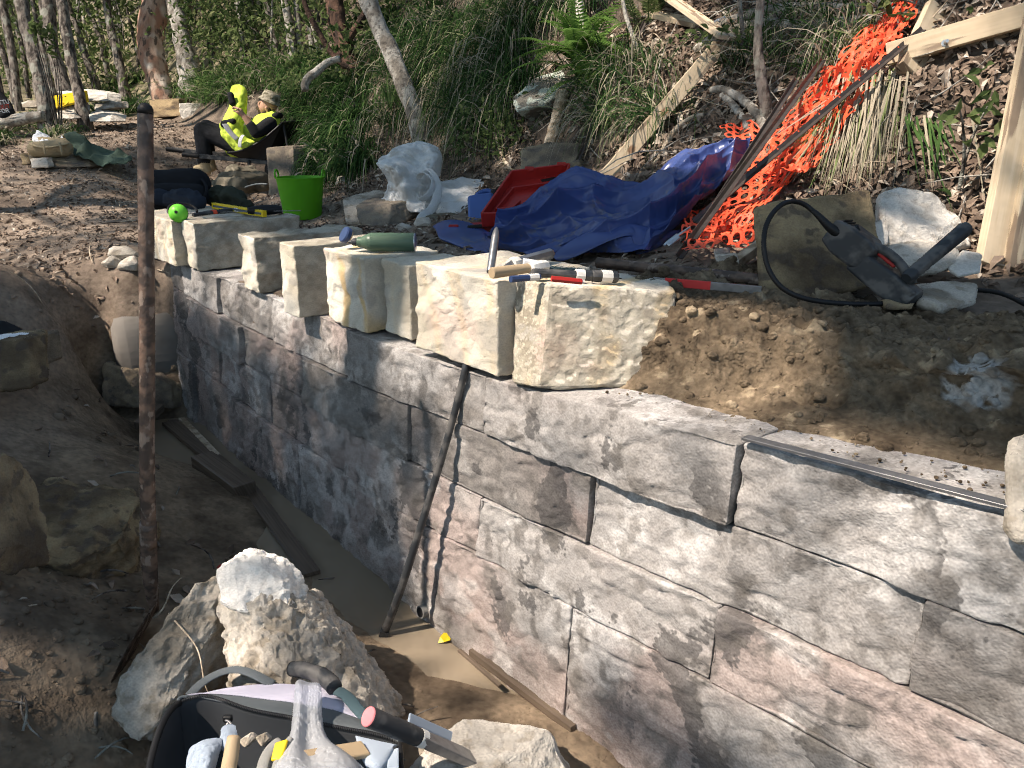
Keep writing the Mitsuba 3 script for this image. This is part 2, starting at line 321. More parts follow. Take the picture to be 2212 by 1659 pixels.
mat('steel', {'type': 'twosided', 'b': {'type': 'principled', 'base_color': proc(col_steel), 'roughness': .38, 'metallic': .75, 'specular': .5}})
mat('dark_iron', principled(proc(lambda p, n, uv: mix(C(.018, .016, .015), C(.065, .05, .042), nz(p, 50.0, 3))), .42, specular=.5))
mat('bright_steel', principled((.55, .56, .57), .3, metallic=.9))
for k, c, r in (('black', (.012, .012, .013), .5), ('cloth_black', (.010, .011, .014), .95), ('cloth_navy', (.016, .022, .035), .9), ('cloth_grey', (.10, .115, .125), .9), ('bag_fabric', (.045, .049, .055), .85), ('lining', (.47, .46, .56), .85),
                ('green', (.10, .36, .012), .42), ('lime', (.16, .60, .05), .4), ('yellow', (.70, .50, .02), .4), ('orange', (.82, .105, .045), .5), ('red', (.34, .022, .018), .38), ('paint_red', (.62, .05, .045), .6), ('pink', (.72, .22, .24), .8),
                ('bottle', (.075, .125, .085), .38), ('cap_blue', (.03, .05, .12), .4), ('jerry', (.055, .11, .32), .4), ('tape', (.66, .64, .60), .8), ('wood', (.36, .275, .175), .6), ('skin', (.46, .27, .19), .55), ('hair', (.04, .025, .016), .8),
                ('reflective', (.30, .31, .33), .35), ('cloth_green', (.055, .085, .065), .9), ('cloth_olive', (.030, .035, .024), .95), ('paper', (.74, .75, .77), .8), ('teal', (.06, .10, .115), .9), ('blue_rag', (.33, .39, .47), .9), ('tan', (.30, .24, .15), .8), ('plastic_white', (.70, .71, .72), .3), ('grey_plastic', (.23, .23, .22), .4)):
    mat(k, principled(c, r))
mat('clear', {'type': 'principledthin', 'base_color': {'type': 'rgb', 'value': [.74, .77, .82]}, 'roughness': .16, 'spec_trans': .45, 'diff_trans': .6, 'eta': 1.35})

# ---------------------------------------------------------------- terrain
Nn, Dd, A0 = V([.783, .622]), V([.622, -.783]), -4.5114
def wall_pt(a, s, z):
    """Point of the wall: a metres along its line, s metres behind its foot line, height z."""
    q = Nn * (1.234 + s) + Dd * (A0 + a); return V([q[0], q[1], z])
def wall_as(x, y): return (x * .622 - y * .783) - A0, x * .783 + y * .622 - 1.234
FAR = [W(50, 450, 7.2), W(250, 450, 7.2), W(200, 400, 8.), W(100, 380, 8.4), W(300, 320, 9.5), W(420, 250, 13), W(340, 236, 13.6), W(0, 300, 10), W(200, 200, 16), W(600, 150, 20), W(0, 100, 24), W(900, 90, 26), W(-600, 330, 9), W(-700, 150, 18),
       W(440, 455, 8.7), V([-30, 40, 9.]), V([10, 45, 11]), V([-10, 70, 14])]
Z_TRENCH = [wall_pt(a, 0, -.07) for a in (.2, 1, 1.8, 2.6)] + [wall_pt(a, 0, .03) for a in (3.3, 4, 5)] + [Wz(x, y, .012) for x, y in ((420, 1010), (560, 1090), (640, 1240), (740, 1340), (830, 1410), (1000, 1500))] + \
    [Wz(x, y, z) for x, y, z in ((450, 1150, .05), (480, 1250, .05), (200, 1000, .26), (110, 950, .31), (0, 900, .40), (0, 1000, .36), (250, 1180, .14), (300, 1400, .14), (100, 1500, .20), (0, 1350, .30), (0, 1600, .22), (400, 1620, .07),
                                     (800, 1560, .03), (1200, 1630, .05), (230, 880, .06), (300, 900, .02), (150, 800, .37), (60, 850, .40), (150, 650, .62), (20, 620, .66), (250, 640, .62), (100, 560, .66), (230, 720, .42), (150, 730, .48), (-300, 900, .6), (-500, 1300, .5))] + \
    [V([0, .6, .03]), V([.6, .5, .05]), V([-1.2, .4, .25]), V([0, -2, .1]), V([-4, -1, .5]), V([3, -3, .1]), V([-6, 4, .9]), V([-12, 8, 1.6]), V([-30, -20, 2]), V([30, -30, 1])] + FAR
Z_TERRACE = [W(x, y, t) for x, y, t in ((640, 430, 8.2), (655, 475, 6.4), (750, 480, 6.0), (820, 490, 5.2), (700, 500, 5.), (1000, 540, 4.), (1210, 560, 3.56), (1400, 600, 2.7), (1600, 640, 2.3), (1900, 650, 2.2), (2200, 620, 2.35), (1700, 480, 3.3), (1950, 560, 2.75), (2150, 575, 2.7),
                                         (1500, 430, 3.9), (1300, 400, 4.8), (1100, 400, 5.6), (950, 400, 6.3), (800, 400, 7.), (680, 390, 8.))] + [wall_pt(a, .6, z) for a, z in ((.2, .86), (1., .89), (1.8, .91), (2.5, .96))] + [V([3, 1, 1.12]), V([4, -2, 1.1])] + FAR
def rbf(pts, sm): P = V(pts); return RBFInterpolator(P[:, :2], P[:, 2], kernel='thin_plate_spline', smoothing=sm)
F_TR, F_TE = rbf(Z_TRENCH, .0005), rbf(Z_TERRACE, .002)
def sst(a, b, x): t = np.clip((x - a) / (b - a), 0, 1); return t * t * (3 - 2 * t)
def line(pts, a): p = V(pts); return np.interp(a, p[:, 0], p[:, 1])
COURSE = [[(-.5, .82), (.4, .835), (1.2, .845), (2., .862), (2.8, .885), (3.4, .928), (4.1, .968), (5.4, 1.03)], [(-.5, .70), (.4, .672), (.95, .654), (1.5, .66), (2., .682), (2.8, .72), (3.4, .742), (3.8, .772), (4.2, .795), (5.4, .86)],
          [(-.5, .53), (.4, .49), (.95, .48), (1.3, .476), (2., .495), (2.8, .528), (3.2, .55), (3.6, .576), (4.2, .62), (5.4, .70)], [(-.5, .37), (.3, .325), (.85, .278), (1.4, .283), (2.4, .322), (2.8, .35), (3.2, .369), (3.6, .395), (4., .427), (5.4, .53)], [(-.5, -.15), (5.4, -.15)]]
def height(x, y, fine_noise=True):
    x, y = np.asarray(x, float), np.asarray(y, float); sh = x.shape; q = np.c_[x.ravel(), y.ravel()]
    a, s = wall_as(q[:, 0], q[:, 1]); q2 = np.clip(q, -70, 90)
    zt, ze = F_TR(q2), F_TE(q2)
    d = (q[:, 0] - 1.7) * .835 + (q[:, 1] - 2.74) * .55; k = 7.0
    hill = np.log1p(np.exp(np.clip(k * (d - .05), -40, 40))) / k; hill = .92 * np.minimum(hill, 3) + .45 * np.clip(hill - 3, 0, 12)
    ze = np.minimum(ze, 1.25 + .1 * np.clip(q[:, 1] - 6, 0, None)) + hill
    top = line(COURSE[0], a) - .05
    foot = np.interp(a, [2.9, 3.1, 4.1, 5], [.14, .16, .33, .36])
    bank = np.where(a > 2.9, top - .02 + (ze - .03 * sst(1.5, 1.1, s) - top) * sst(foot, foot + .24, s), np.minimum(ze, top + .2) + (ze - np.minimum(ze, top + .2)) * sst(.15, .5, s))
    bank = np.where(a < 2.9, ze, bank)
    wgt = sst(.03, .09, s); fade = sst(-1.2, -.1, a)
    w2 = sst(-.9, .5, s); w = w2 + (wgt - w2) * fade
    z = zt + (np.where(a > -.3, bank, ze) - zt) * w
    if fine_noise:
        p = np.c_[q, z * 0]
        f = .05 * (meshkit.fbm(p * 2.3, 3, 4) - .5) + .022 * (meshkit.fbm(p * 11, 3, 8) - .5) + .03 * np.clip(d, 0, 3) * (meshkit.fbm(p * 3.1, 3, 2) - .5) * 6
        z = z + f * np.where((s < 0) & (a > -.3), sst(-.02, -.35, s) * .8 + .12, 1)
    return z.reshape(sh)
def graded(lo, hi, fine_step, a, b, grow=1.09):
    out = list(np.arange(a, b, fine_step)); st = fine_step; x = out[-1]
    while x < hi: st *= grow; x += st; out.append(x)
    st, x, left = fine_step, a, []
    while x > lo: st *= grow; x -= st; left.append(x)
    return V(left[::-1] + out)
gx, gy = graded(-130, 130, .017, -2.7, 2.6), graded(-60, 160, .017, .9, 5.2, 1.05)
GX, GY = np.meshgrid(gx, gy); GZ = height(GX, GY)
k = thing('ground', 'trodden dirt track, muddy trench floor and leaf littered bank', None, kind='structure')
scene[k] = mikit.ply(grid_mesh(np.stack([GX, GY, GZ], -1)), M['ground'], smooth=True)
GROUND = lambda x, y: height(np.atleast_1d(np.asarray(x, float)), np.atleast_1d(np.asarray(y, float)))
def on(x, y): return V([x, y, float(GROUND(x, y)[0])])
def land(px, py, t0=.8, t1=30):
    """Where the sight line through px, py meets the ground."""
    t = np.geomspace(t0, t1, 500); p = V([0, 0, CAM_H]) + t[:, None] * ray(px, py); h = GROUND(p[:, 0], p[:, 1]); i = np.argmax(p[:, 2] < h)
    return p[i] if (p[:, 2] < h).any() else p[-1]

# excavated soil face behind the bare ledge
aa, ww = np.linspace(2.75, 4.75, 300), np.linspace(0, 1, 150)
SA, SW = np.meshgrid(aa, ww); foot = np.interp(SA, [2.9, 3.1, 4.1, 5], [.15, .17, .33, .36])
SS = np.maximum(foot - .16, .095) + SW * 1.02
XY = Nn * (1.234 + SS)[..., None] + Dd * (A0 + SA)[..., None]
top = line(COURSE[0], SA); zt = 1.09 + .02 * np.sin(SA * 5)
rise = sst(foot - .01, foot + .22 + .05 * (meshkit.fbm(np.stack([SA * 6, SW * 0, SW * 0], -1), 3) - .5), SS)
SZ = top + .003 + .022 * (meshkit.fbm(np.stack([SA * 9, SS * 22, SW * 0], -1), 3, 6) - .42) * (1 - rise) + (zt - top) * rise - .05 * sst(.75, 1, SW) - .06 * sst(.12, 0, SW) - .08 * sst(2.95, 2.75, SA)
P = np.stack([XY[..., 0], XY[..., 1], SZ], -1); nrm = grid_mesh(P).vertex_normals.reshape(P.shape)
amp = .06 + .94 * sst(0, .3, rise); q = P.reshape(-1, 3)
dd = (.065 * (meshkit.fbm(q * 9, 3, 1) - .5) + .050 * (meshkit.fbm(q * 28, 3, 2) - .5) + .024 * (meshkit.fbm(q * 80, 2, 3) - .5)).reshape(SA.shape)
P = P + nrm * (dd * amp)[..., None] + np.where(rise[..., None] > .75, 0, 0)
P[..., :2] -= Nn * (.05 * np.exp(-((rise - .88) / .1) ** 2) * sst(3.5, 3.9, SA))[..., None]        # lip undercut on the right
k = thing('soil_bank', 'freshly cut brown soil face behind the bare wall ledge', None, kind='structure'); scene[k] = mikit.ply(grid_mesh(P[:, ::-1]), M['soil'], smooth=True)
k = thing('water', 'shallow muddy puddle along the foot of the wall', None, kind='structure')
wp = V([wall_pt(a, .03, 0) for a in np.linspace(-.3, 3.2, 20)] + [wall_pt(a, -.75, 0) for a in np.linspace(3.2, -.3, 20)])
scene[k] = mikit.ply(trimesh.Trimesh(np.vstack([wp, [[0, 0, 0]]])[:40], [[i, i + 1, 38 - i] for i in range(19)] + [[i, 38 - i, 39 - i] for i in range(19)], process=False), M['water'], smooth=False)

# ---------------------------------------------------------------- squared stones
def stone_grid(dims, r, step):
    """Rounded block centred on 0: (vertices, faces, normals)."""
    lin = []
    for L in dims:
        n = max(2, int(round((L - 2 * r) / step))); lin.append(np.r_[np.linspace(-L / 2, -L / 2 + r, 4)[:-1], np.linspace(-L / 2 + r, L / 2 - r, n + 1), np.linspace(L / 2 - r, L / 2, 4)[1:]])
    vs, fs, o = [], [], 0
    for ax in range(3):
        u, w = (ax + 1) % 3, (ax + 2) % 3; A, B = np.meshgrid(lin[u], lin[w], indexing='ij')
        for sgn in (-1, 1):
            Pq = np.zeros(A.shape + (3,)); Pq[..., u], Pq[..., w], Pq[..., ax] = A, B, sgn * dims[ax] / 2
            g = grid_mesh(Pq); f = g.faces if sgn > 0 else g.faces[:, ::-1]; vs.append(g.vertices); fs.append(f + o); o += len(g.vertices)
    m = trimesh.Trimesh(np.vstack(vs), np.vstack(fs), process=False); m.merge_vertices(digits_vertex=6)
    v = m.vertices; h = V(dims) / 2 - r; qn = np.clip(v, -h, h); n = unit(v - qn + 1e-12); return qn + n * r, m.faces, n
def stone(corner, dims, r, step, seed, relief, face_amp=(1, 1, 1), wav=.6, lump=1.0):
    """corner(f): maps the unit cube (n,3 in -1..1) to the world; relief in metres."""
    v, f, n = stone_grid(dims, r, step); rs = np.random.default_rng(seed); o = rs.random(3) * 40
    am = (np.abs(n) * V(face_amp)).sum(1); p = v + o
    lo, md, hi = meshkit.fbm(p * 5.5, 3, seed), meshkit.fbm(p * 19 + 5, 3, seed + 1), meshkit.fbm(p * 62, 2, seed + 2)
    rid = 1 - 2 * np.abs(meshkit.fbm(p * V([8, 8, 13]) + 3, 3, seed + 3) - .5)
    d = relief * am * (lump * (2.0 * (lo - .5) - 1.3 * (np.abs(meshkit.noise(p * V([7, 7, 9]), seed + 9) - .5) - .2)) + .5 * (md - .5) + .14 * (hi - .5) - .9 * np.clip(rid - .80, 0, 1) * wav * 2)
    wob = .22 * relief * (meshkit.noise(p * 16, seed + 4) - .5)[:, None] * n
    v = v + n * d[:, None] + wob; return trimesh.Trimesh(corner(v / (V(dims) / 2)), f, process=False)
wall = thing('retaining_wall', 'dry laid grey sandstone retaining wall in four curving courses', 'wall')
rs = np.random.default_rng(11)
JOINT = [[-.25, .162, .669, 1.292, 2.035, 2.815, 3.617, 4.55, 5.3], [-.28, .244, .937, 1.635, 2.434, 3.224, 4.006, 4.8, 5.3], [-.22, .088, .596, 1.241, 1.982, 2.804, 3.617, 4.45, 5.3], [-.08, .251, .834, 1.547, 2.375, 3.193, 4.15, 5.3]]
for ci in range(4):
    for bi in range(len(JOINT[ci]) - 1):
        a0, a1 = JOINT[ci][bi] + .0022, JOINT[ci][bi + 1] - .0022; g = .0021
        zt0, zt1, zb0, zb1 = line(COURSE[ci], a0) - g, line(COURSE[ci], a1) - g, line(COURSE[ci + 1], a0) + g, line(COURSE[ci + 1], a1) + g
        off = rs.normal() * .010; d0, d1, d2 = off + rs.normal() * .004, off + rs.normal() * .004, .30
        bulge = lambda a: -.03 * np.exp(-((a - 2.4) / .8) ** 2) + .16 * np.clip(-.02 - a, 0, 1) * 1.5
        def corner(u, a0=a0, a1=a1, zt0=zt0, zt1=zt1, zb0=zb0, zb1=zb1, d0=d0, d1=d1):
            fa, fz, fs = (u[:, 0] + 1) / 2, (u[:, 2] + 1) / 2, (u[:, 1] + 1) / 2; a = a0 + (a1 - a0) * fa
            zt_, zb_ = line(COURSE[ci], np.clip(a, a0, a1)) - g, line(COURSE[ci + 1], np.clip(a, a0, a1)) + g
            z = zb_ + (zt_ - zb_) * fz; s = d0 + (d1 - d0) * fa + .06 * z + bulge(a) + fs * d2
            q = Nn * (1.234 + s)[:, None] + Dd * (A0 + a)[:, None]; return np.c_[q, z]
        near = a1 > 1.2
        m = stone(corner, (a1 - a0, .3, (zt0 + zt1 - zb0 - zb1) / 2), .0045, .0075 if near else .010, 100 + ci * 20 + bi, .021, (.22, 1, .22), .9, .7)
        tint = rs.random() * .9
        pk = rs.random() * .6 + (.4 if ci >= 2 else 0)
        part(wall, 'stone_block', m, M['wall'], True, uv=np.tile([tint, pk], (len(m.vertices), 1)))

# ---------------------------------------------------------------- capping stones, not yet trimmed
def cap(label, a0, a1, s0, s1, z0, hgt, seed, tint=0., dark=0., amp=.013, skew=0.0, b='fresh', famp=(1, 1, .6)):
    def corner(u):
        a, s = a0 + (a1 - a0) * (u[:, 0] + 1) / 2, s0 + (s1 - s0) * (u[:, 1] + 1) / 2; a = a + skew * (s - s0); z = z0 + hgt * (u[:, 2] + 1) / 2
        return np.c_[Nn * (1.234 + s)[:, None] + Dd * (A0 + a)[:, None], z]
    m = stone(corner, (a1 - a0, s1 - s0, hgt), .007, .0085, seed, amp * 1.25, famp, .8, .8)
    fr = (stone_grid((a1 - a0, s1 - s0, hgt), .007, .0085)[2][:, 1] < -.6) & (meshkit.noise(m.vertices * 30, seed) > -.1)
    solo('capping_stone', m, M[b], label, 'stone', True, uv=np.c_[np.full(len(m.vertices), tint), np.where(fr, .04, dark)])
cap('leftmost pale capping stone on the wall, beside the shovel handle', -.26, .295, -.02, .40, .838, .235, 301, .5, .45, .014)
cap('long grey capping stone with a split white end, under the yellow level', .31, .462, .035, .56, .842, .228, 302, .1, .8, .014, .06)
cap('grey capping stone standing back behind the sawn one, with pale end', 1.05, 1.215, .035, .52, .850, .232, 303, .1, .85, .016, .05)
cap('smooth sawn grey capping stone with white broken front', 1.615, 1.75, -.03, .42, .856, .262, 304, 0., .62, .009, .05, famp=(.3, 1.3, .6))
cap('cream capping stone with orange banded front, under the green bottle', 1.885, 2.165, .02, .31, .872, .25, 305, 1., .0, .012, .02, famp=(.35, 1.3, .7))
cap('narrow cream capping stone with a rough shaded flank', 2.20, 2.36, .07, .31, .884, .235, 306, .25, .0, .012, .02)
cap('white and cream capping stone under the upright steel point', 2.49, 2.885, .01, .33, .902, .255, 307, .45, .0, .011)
c = [W(1118, 820, 2.10), W(1170, 832, 2.035), W(1385, 826, 2.06), W(1436, 745, 2.10), W(1452, 640, 2.12), W(1190, 622, 2.05), W(1122, 608, 2.12)]
n2 = V([.02, .24, 0.]); m = rock(c + [c[0] + n2, c[2] + n2 * .9, c[3] + n2, c[4] + n2 + V([0, 0, -.01]), c[6] + n2 * 1.1 + V([0, 0, -.005])], 31, .0055, 17, .008, .010, .8)
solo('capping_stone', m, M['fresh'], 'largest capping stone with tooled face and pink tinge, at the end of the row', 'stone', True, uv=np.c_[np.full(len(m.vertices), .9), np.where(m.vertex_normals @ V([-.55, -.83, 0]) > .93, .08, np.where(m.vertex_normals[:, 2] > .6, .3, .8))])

def hd(x, y): return (x - 1.7) * .835 + (y - 2.74) * .55
# ---------------------------------------------------------------- trees
R4 = np.random.default_rng(44)
def wf(x, y, t, off=.1):
    p = land(x, y); tl = p[1] / ray(x, y)[1]; return W(x, y, min(t, tl - off))
def trunk(name, label, cat_pts, bsdf, group=None, n=12, rg=.06, seg=None, extend=True, limbs=(), freq=9., crown=None, flare=1.35, seed=None):
    """cat_pts: (x, y, half width) of the photo's print, base first, and the distance t; goes on upward past the frame."""
    pts, t = cat_pts; p0 = wf(pts[0][0], pts[0][1] + 4, t, .02); t = p0[1] / ray(pts[0][0], pts[0][1] + 4)[1]; seed = seed or int(R4.integers(1e6)); P = [W(x, y, t) for x, y, _ in pts]; r = [w * t / 1770. for *_, w in pts]
    base = P[0]; g = on(base[0], base[1]); drop = g - V([0, 0, .15]); drop[:2] += (P[0] - P[1])[:2] * .1
    if g[2] < base[2] - .05: P = [drop] + P; r = [r[0] * flare] + r
    else: P[0] = drop; r[0] *= flare
    if extend:
        d = unit(unit(P[-1] - P[-2]) + V([0, 0, .8])); P += [P[-1] + d * 1.3, P[-1] + d * 2.6 + V([.12, 0, .5])]; r += [r[-1] * .9, r[-1] * .8]
    k = thing(name, label, 'tree', group)
    part(k, 'trunk', tube(P, r, n, seg or 34, rough=rg * max(r) * 4, seed=seed, freq=freq), bsdf, True)
    for lp, tt in limbs:
        part(k, 'limb', tube([W(x, y, tt) for x, y, _ in lp], [w * tt / 1770. for *_, w in lp], 9, 22, rough=.12 * lp[0][2] * tt / 1770., seed=seed + 1), bsdf, True)
    if crown:
        top = P[-1]; nl = crown; rr = np.random.default_rng(seed)
        cl = top + V([0, 0, 1.]) + rr.normal(size=(14, 3)) * V([1.1, 1.1, .6]); c = cl[rr.integers(0, 14, nl)] + rr.normal(size=(nl, 3)) * .35
        part(k, 'limb', join([tube([top, (top + q) / 2 + V([0, 0, .2]), q], [r[-1] * .6, .03, .012], 5, 6) for q in cl]), bsdf, True)
        part(k, 'crown', leaves(c, rr.normal(size=(nl, 3)) + V([0, 0, -.6]), rr.normal(size=(nl, 3)), .12 + .08 * rr.random(nl), .04 + .02 * rr.random(nl)), M['bush'], False, uv=np.repeat(rr.random(nl), 7)[:, None] * [1, 0])
    return k
trunk('dark_tree', 'dark rough barked tree nearest the sack, leaning from the left', ([(107, 292, 20), (96, 225, 15), (83, 154, 14), (66, 90, 14), (54, 50, 14), (47, 0, 13)], 10.), M['bark'], crown=500)
trunk('dark_tree', 'thick dark forked tree behind the yellow case', ([(142, 200, 17), (128, 155, 14), (115, 105, 13), (105, 48, 15), (104, 0, 17)], 12.), M['bark'], crown=500)
trunk('dark_tree', 'dark tree standing in front of the stacked sandstone flags', ([(181, 258, 15), (172, 215, 12.5), (163, 173, 11.5), (146, 85, 11.5), (133, 0, 11)], 10.5), M['bark'], crown=500)
trunk('gum_tree', 'large pink barked gum tree with flaking dark bark beside the track', ([(353, 236, 27), (348, 195, 23), (336, 150, 26), (325, 95, 27), (328, 50, 28), (338, 0, 28)], 13.5), M['bark_pink'], rg=.035, n=20, seg=60, crown=700)
trunk('gum_tree', 'grey forked gum tree just behind the pink one', ([(414, 200, 27), (404, 130, 23), (392, 80, 18), (386, 45, 15), (372, 0, 14)], 15.), M['bark_grey'], limbs=[([(388, 52, 13), (399, 25, 11), (416, -5, 9), (440, -60, 8)], 15.)], crown=500)
trunk('slender_tree', 'slender dark tree with a kinked stem between the flags and the pink gum', ([(268, 190, 11), (258, 140, 9.5), (243, 78, 8.5), (234, 35, 8), (229, 0, 8)], 14.), M['bark'], crown=300)
trunk('red_tree', 'red brown stringy barked tree on the bank above the wheelbarrow', ([(768, 170, 26), (752, 128, 21), (734, 67, 19), (726, 30, 18), (723, 0, 18)], 9.2), M['bark_red'], n=16, seg=50, limbs=[([(752, 90, 8), (768, 62, 8), (790, 28, 8), (803, -8, 7)], 9.1)], crown=500)
trunk('leaning_tree', 'grey leaning tree with a seam down its bark behind the white bulk bag', ([(918, 308, 21), (900, 258, 20), (873, 180, 19), (838, 102, 19), (814, 45, 19), (795, 0, 20)], 6.9), M['bark_grey'], n=16, seg=50, crown=400)
trunk('white_tree', 'smooth white trunk above the fern', ([(1270, 112, 12), (1263, 85, 11), (1255, 55, 9), (1253, 30, 8), (1251, 0, 8)], 6.6), M['white_bark'], rg=.03)
trunk('sapling', 'thicker brown sapling on the slope left of the orange netting', ([(1662, 262, 12), (1648, 190, 12), (1637, 110, 10), (1638, 50, 9.5), (1643, 0, 9)], 4.9), M['bark'], rg=.05)
trunk('sapling', 'thin brown sapling on the slope, left of the thicker one', ([(1616, 150, 6), (1610, 110, 5.5), (1603, 60, 5), (1597, 0, 5)], 5.4), M['bark'], rg=.05)
trunk('sapling', 'thin pale sapling on the slope right of the white trunk', ([(1375, 125, 6), (1366, 75, 5), (1352, 35, 5), (1345, 0, 4)], 6.8), M['bark_grey'], rg=.05)
LAB = ['nearer of the pale straight trunks left of the red tree', 'second pale trunk just right of the nearer one by the red tree', 'thin pale trunk closest to the red tree on its left', 'thin pale trunk left of the pair beyond the worker', "very thin far trunk above the worker's raised jacket", 'slanting thin trunk leaning left between the dark trees and the kinked one', 'mossy bent trunk just right of the dark tree by the flags', 'thin light trunk right behind the kinked slender tree', 'grey trunk seen between the first two dark trees', 'thinner trunk leaning beside the forked dark tree', 'grey trunk rising left of the dark tree by the sack', 'thin trunk crossing behind the left edge trees', 'thin curved trunk between the left edge trees and the dark one', 'broad grey trunk at the very left edge', 'very thin far stem right of the grey forked gum', 'slanting far trunk above the copper bracken']
TRK = (([(636, 150, 12), (631, 110, 10), (625, 60, 10), (616, 0, 10)], 15.), ([(652, 130, 10), (645, 80, 8), (640, 0, 7)], 16.5), ([(676, 110, 6), (670, 60, 6), (664, 0, 6)], 17.), ([(596, 120, 9), (588, 60, 8), (574, 0, 7)], 18.), ([(524, 120, 5), (519, 50, 5), (512, 0, 4)], 21.),
                              ([(226, 120, 6), (212, 70, 6), (192, 25, 5), (178, 0, 5)], 16.), ([(196, 150, 9), (180, 110, 8), (170, 70, 6), (158, 40, 6)], 15.), ([(258, 110, 5), (252, 40, 5), (247, 0, 5)], 17.), ([(108, 200, 9), (95, 140, 8), (85, 80, 7), (70, 0, 6)], 15.), ([(118, 205, 7), (104, 160, 7), (88, 90, 6), (76, 30, 5)], 14.),
                              ([(36, 196, 9), (28, 130, 9), (16, 60, 9), (0, -10, 9)], 13.), ([(25, 180, 7), (5, 110, 7), (-20, 40, 7)], 14.), ([(58, 180, 5), (50, 110, 5), (30, 40, 6), (5, -20, 6)], 15.), ([(-4, 200, 12), (-22, 120, 11), (-50, 20, 11)], 12.), ([(450, 110, 4), (458, 50, 4), (470, 0, 4)], 22.), ([(556, 105, 7), (546, 55, 7), (522, 5, 6)], 19.))
for i, (pts, t) in enumerate(TRK):
    trunk('background_tree', LAB[i], (pts, t), M['bark_grey' if i in (0, 1, 2, 4, 7) else 'bark'], n=8, seg=14, crown=160)

for i in range(16):
    x, y = R4.uniform(150, 700), R4.uniform(90, 150); w = R4.uniform(2.5, 5); l = R4.uniform(-40, 5); trunk('bush_sapling', 'bare thin sapling stem deep in the sunlit bush', ([(x, y, w), (x + l * .4, y * .5, w * .9), (x + l, -5, w * .8)], R4.uniform(17, 25)), M['bark_grey' if i % 3 else 'bark'], group='bare sapling stems deep in the bush', n=6, seg=10, crown=120)
def branch(label, pts, t, bsdf, cat='branch', name='fallen_branch', tt=None, n=9, **kw):
    ts = tt or [t] * len(pts); solo(name, tube([wf(x, y, d, .07) for (x, y, _), d in zip(pts, ts)], [w * d / 1770. for (_, _, w), d in zip(pts, ts)], n, 34, rough=kw.get('rg', .008), seed=int(R4.integers(1e6)), freq=20), M[bsdf], label, cat, True)
branch('dark looping vine stem hanging in front of the red tree', [(655, -10, 5), (672, 40, 6), (692, 75, 6), (722, 122, 6), (755, 146, 6), (780, 148, 5), (800, 128, 4)], 8.6, 'bark_red', 'vine', 'vine')
branch('grey crooked limb lying on the grass below the red tree', [(735, 128, 7), (705, 138, 8), (680, 158, 9), (662, 175, 9), (660, 196, 8)], 8.3, 'bark_grey')
branch('pale bleached log leaning on the bank behind the white bags', [(1216, 200, 13), (1205, 250, 14), (1186, 320, 13), (1160, 380, 11)], 5.6, 'driftwood', 'log', 'leaning_log', [5.5, 5.55, 5.5, 5.4])
branch('long grey log lying across the slope above the orange netting', [(1505, 112, 11), (1560, 78, 13), (1650, 55, 13), (1740, 58, 12), (1830, 50, 12), (1930, 44, 11)], 5.0, 'bark_grey', 'log', 'fallen_log')
branch('second grey log lying above the long one on the slope', [(1540, 62, 9), (1640, 28, 11), (1740, 20, 12), (1860, 18, 9)], 5.3, 'bark_grey', 'log', 'fallen_log')
branch('curved root like branch arching left of the orange netting', [(1535, 196, 8), (1575, 198, 8), (1612, 222, 9), (1640, 255, 9), (1652, 285, 8)], 4.4, 'bark_grey')
branch('short branch dropping below the curved one', [(1560, 205, 8), (1590, 235, 8), (1615, 275, 7), (1630, 300, 6)], 4.35, 'bark_grey')
branch('thin pole crossing behind the right timber frame', [(1905, 82, 5), (1935, 62, 6), (1962, 30, 5), (2000, -10, 4)], 4.4, 'bark_grey')
branch('forked pale branch beside the top of the orange netting', [(1955, 62, 6), (1925, 40, 7), (1905, 20, 7), (1900, -10, 6)], 4.5, 'bark_grey')
branch('bare pale branch curving down the dark cutting', [(1520, 250, 5), (1480, 262, 5), (1455, 285, 6), (1430, 330, 5), (1385, 368, 4)], 4.7, 'driftwood')
branch('thin bleached branch lying on the bank right of the white bag', [(1300, 372, 4), (1340, 330, 5), (1370, 280, 5), (1420, 248, 4), (1458, 230, 3)], 5.2, 'driftwood')
branch('thin dead stick standing right of the bulk bag', [(1000, 240, 4), (1003, 290, 4), (1012, 330, 3), (1032, 378, 3)], 6.0, 'driftwood')
branch('thin dead stick standing between the two white bags', [(1070, 222, 3), (1074, 300, 3), (1092, 350, 4), (1112, 372, 3)], 5.8, 'driftwood')
branch('broken forked twig behind the white rock', [(2135, 505, 4), (2160, 492, 4), (2182, 482, 5), (2215, 506, 4)], 2.75, 'driftwood')
branch('grey log lying among the grass by the left trees', [(-20, 270, 13), (40, 258, 13), (95, 250, 11)], 9.8, 'bark_grey', 'log', 'fallen_log')
branch('dark twig lying on the track near the shovel', [(213, 475, 1.6), (240, 481, 1.8), (275, 478, 1.6), (335, 482, 1.2)], 6.9, 'bark', 'twig', 'twig', rg=.002)

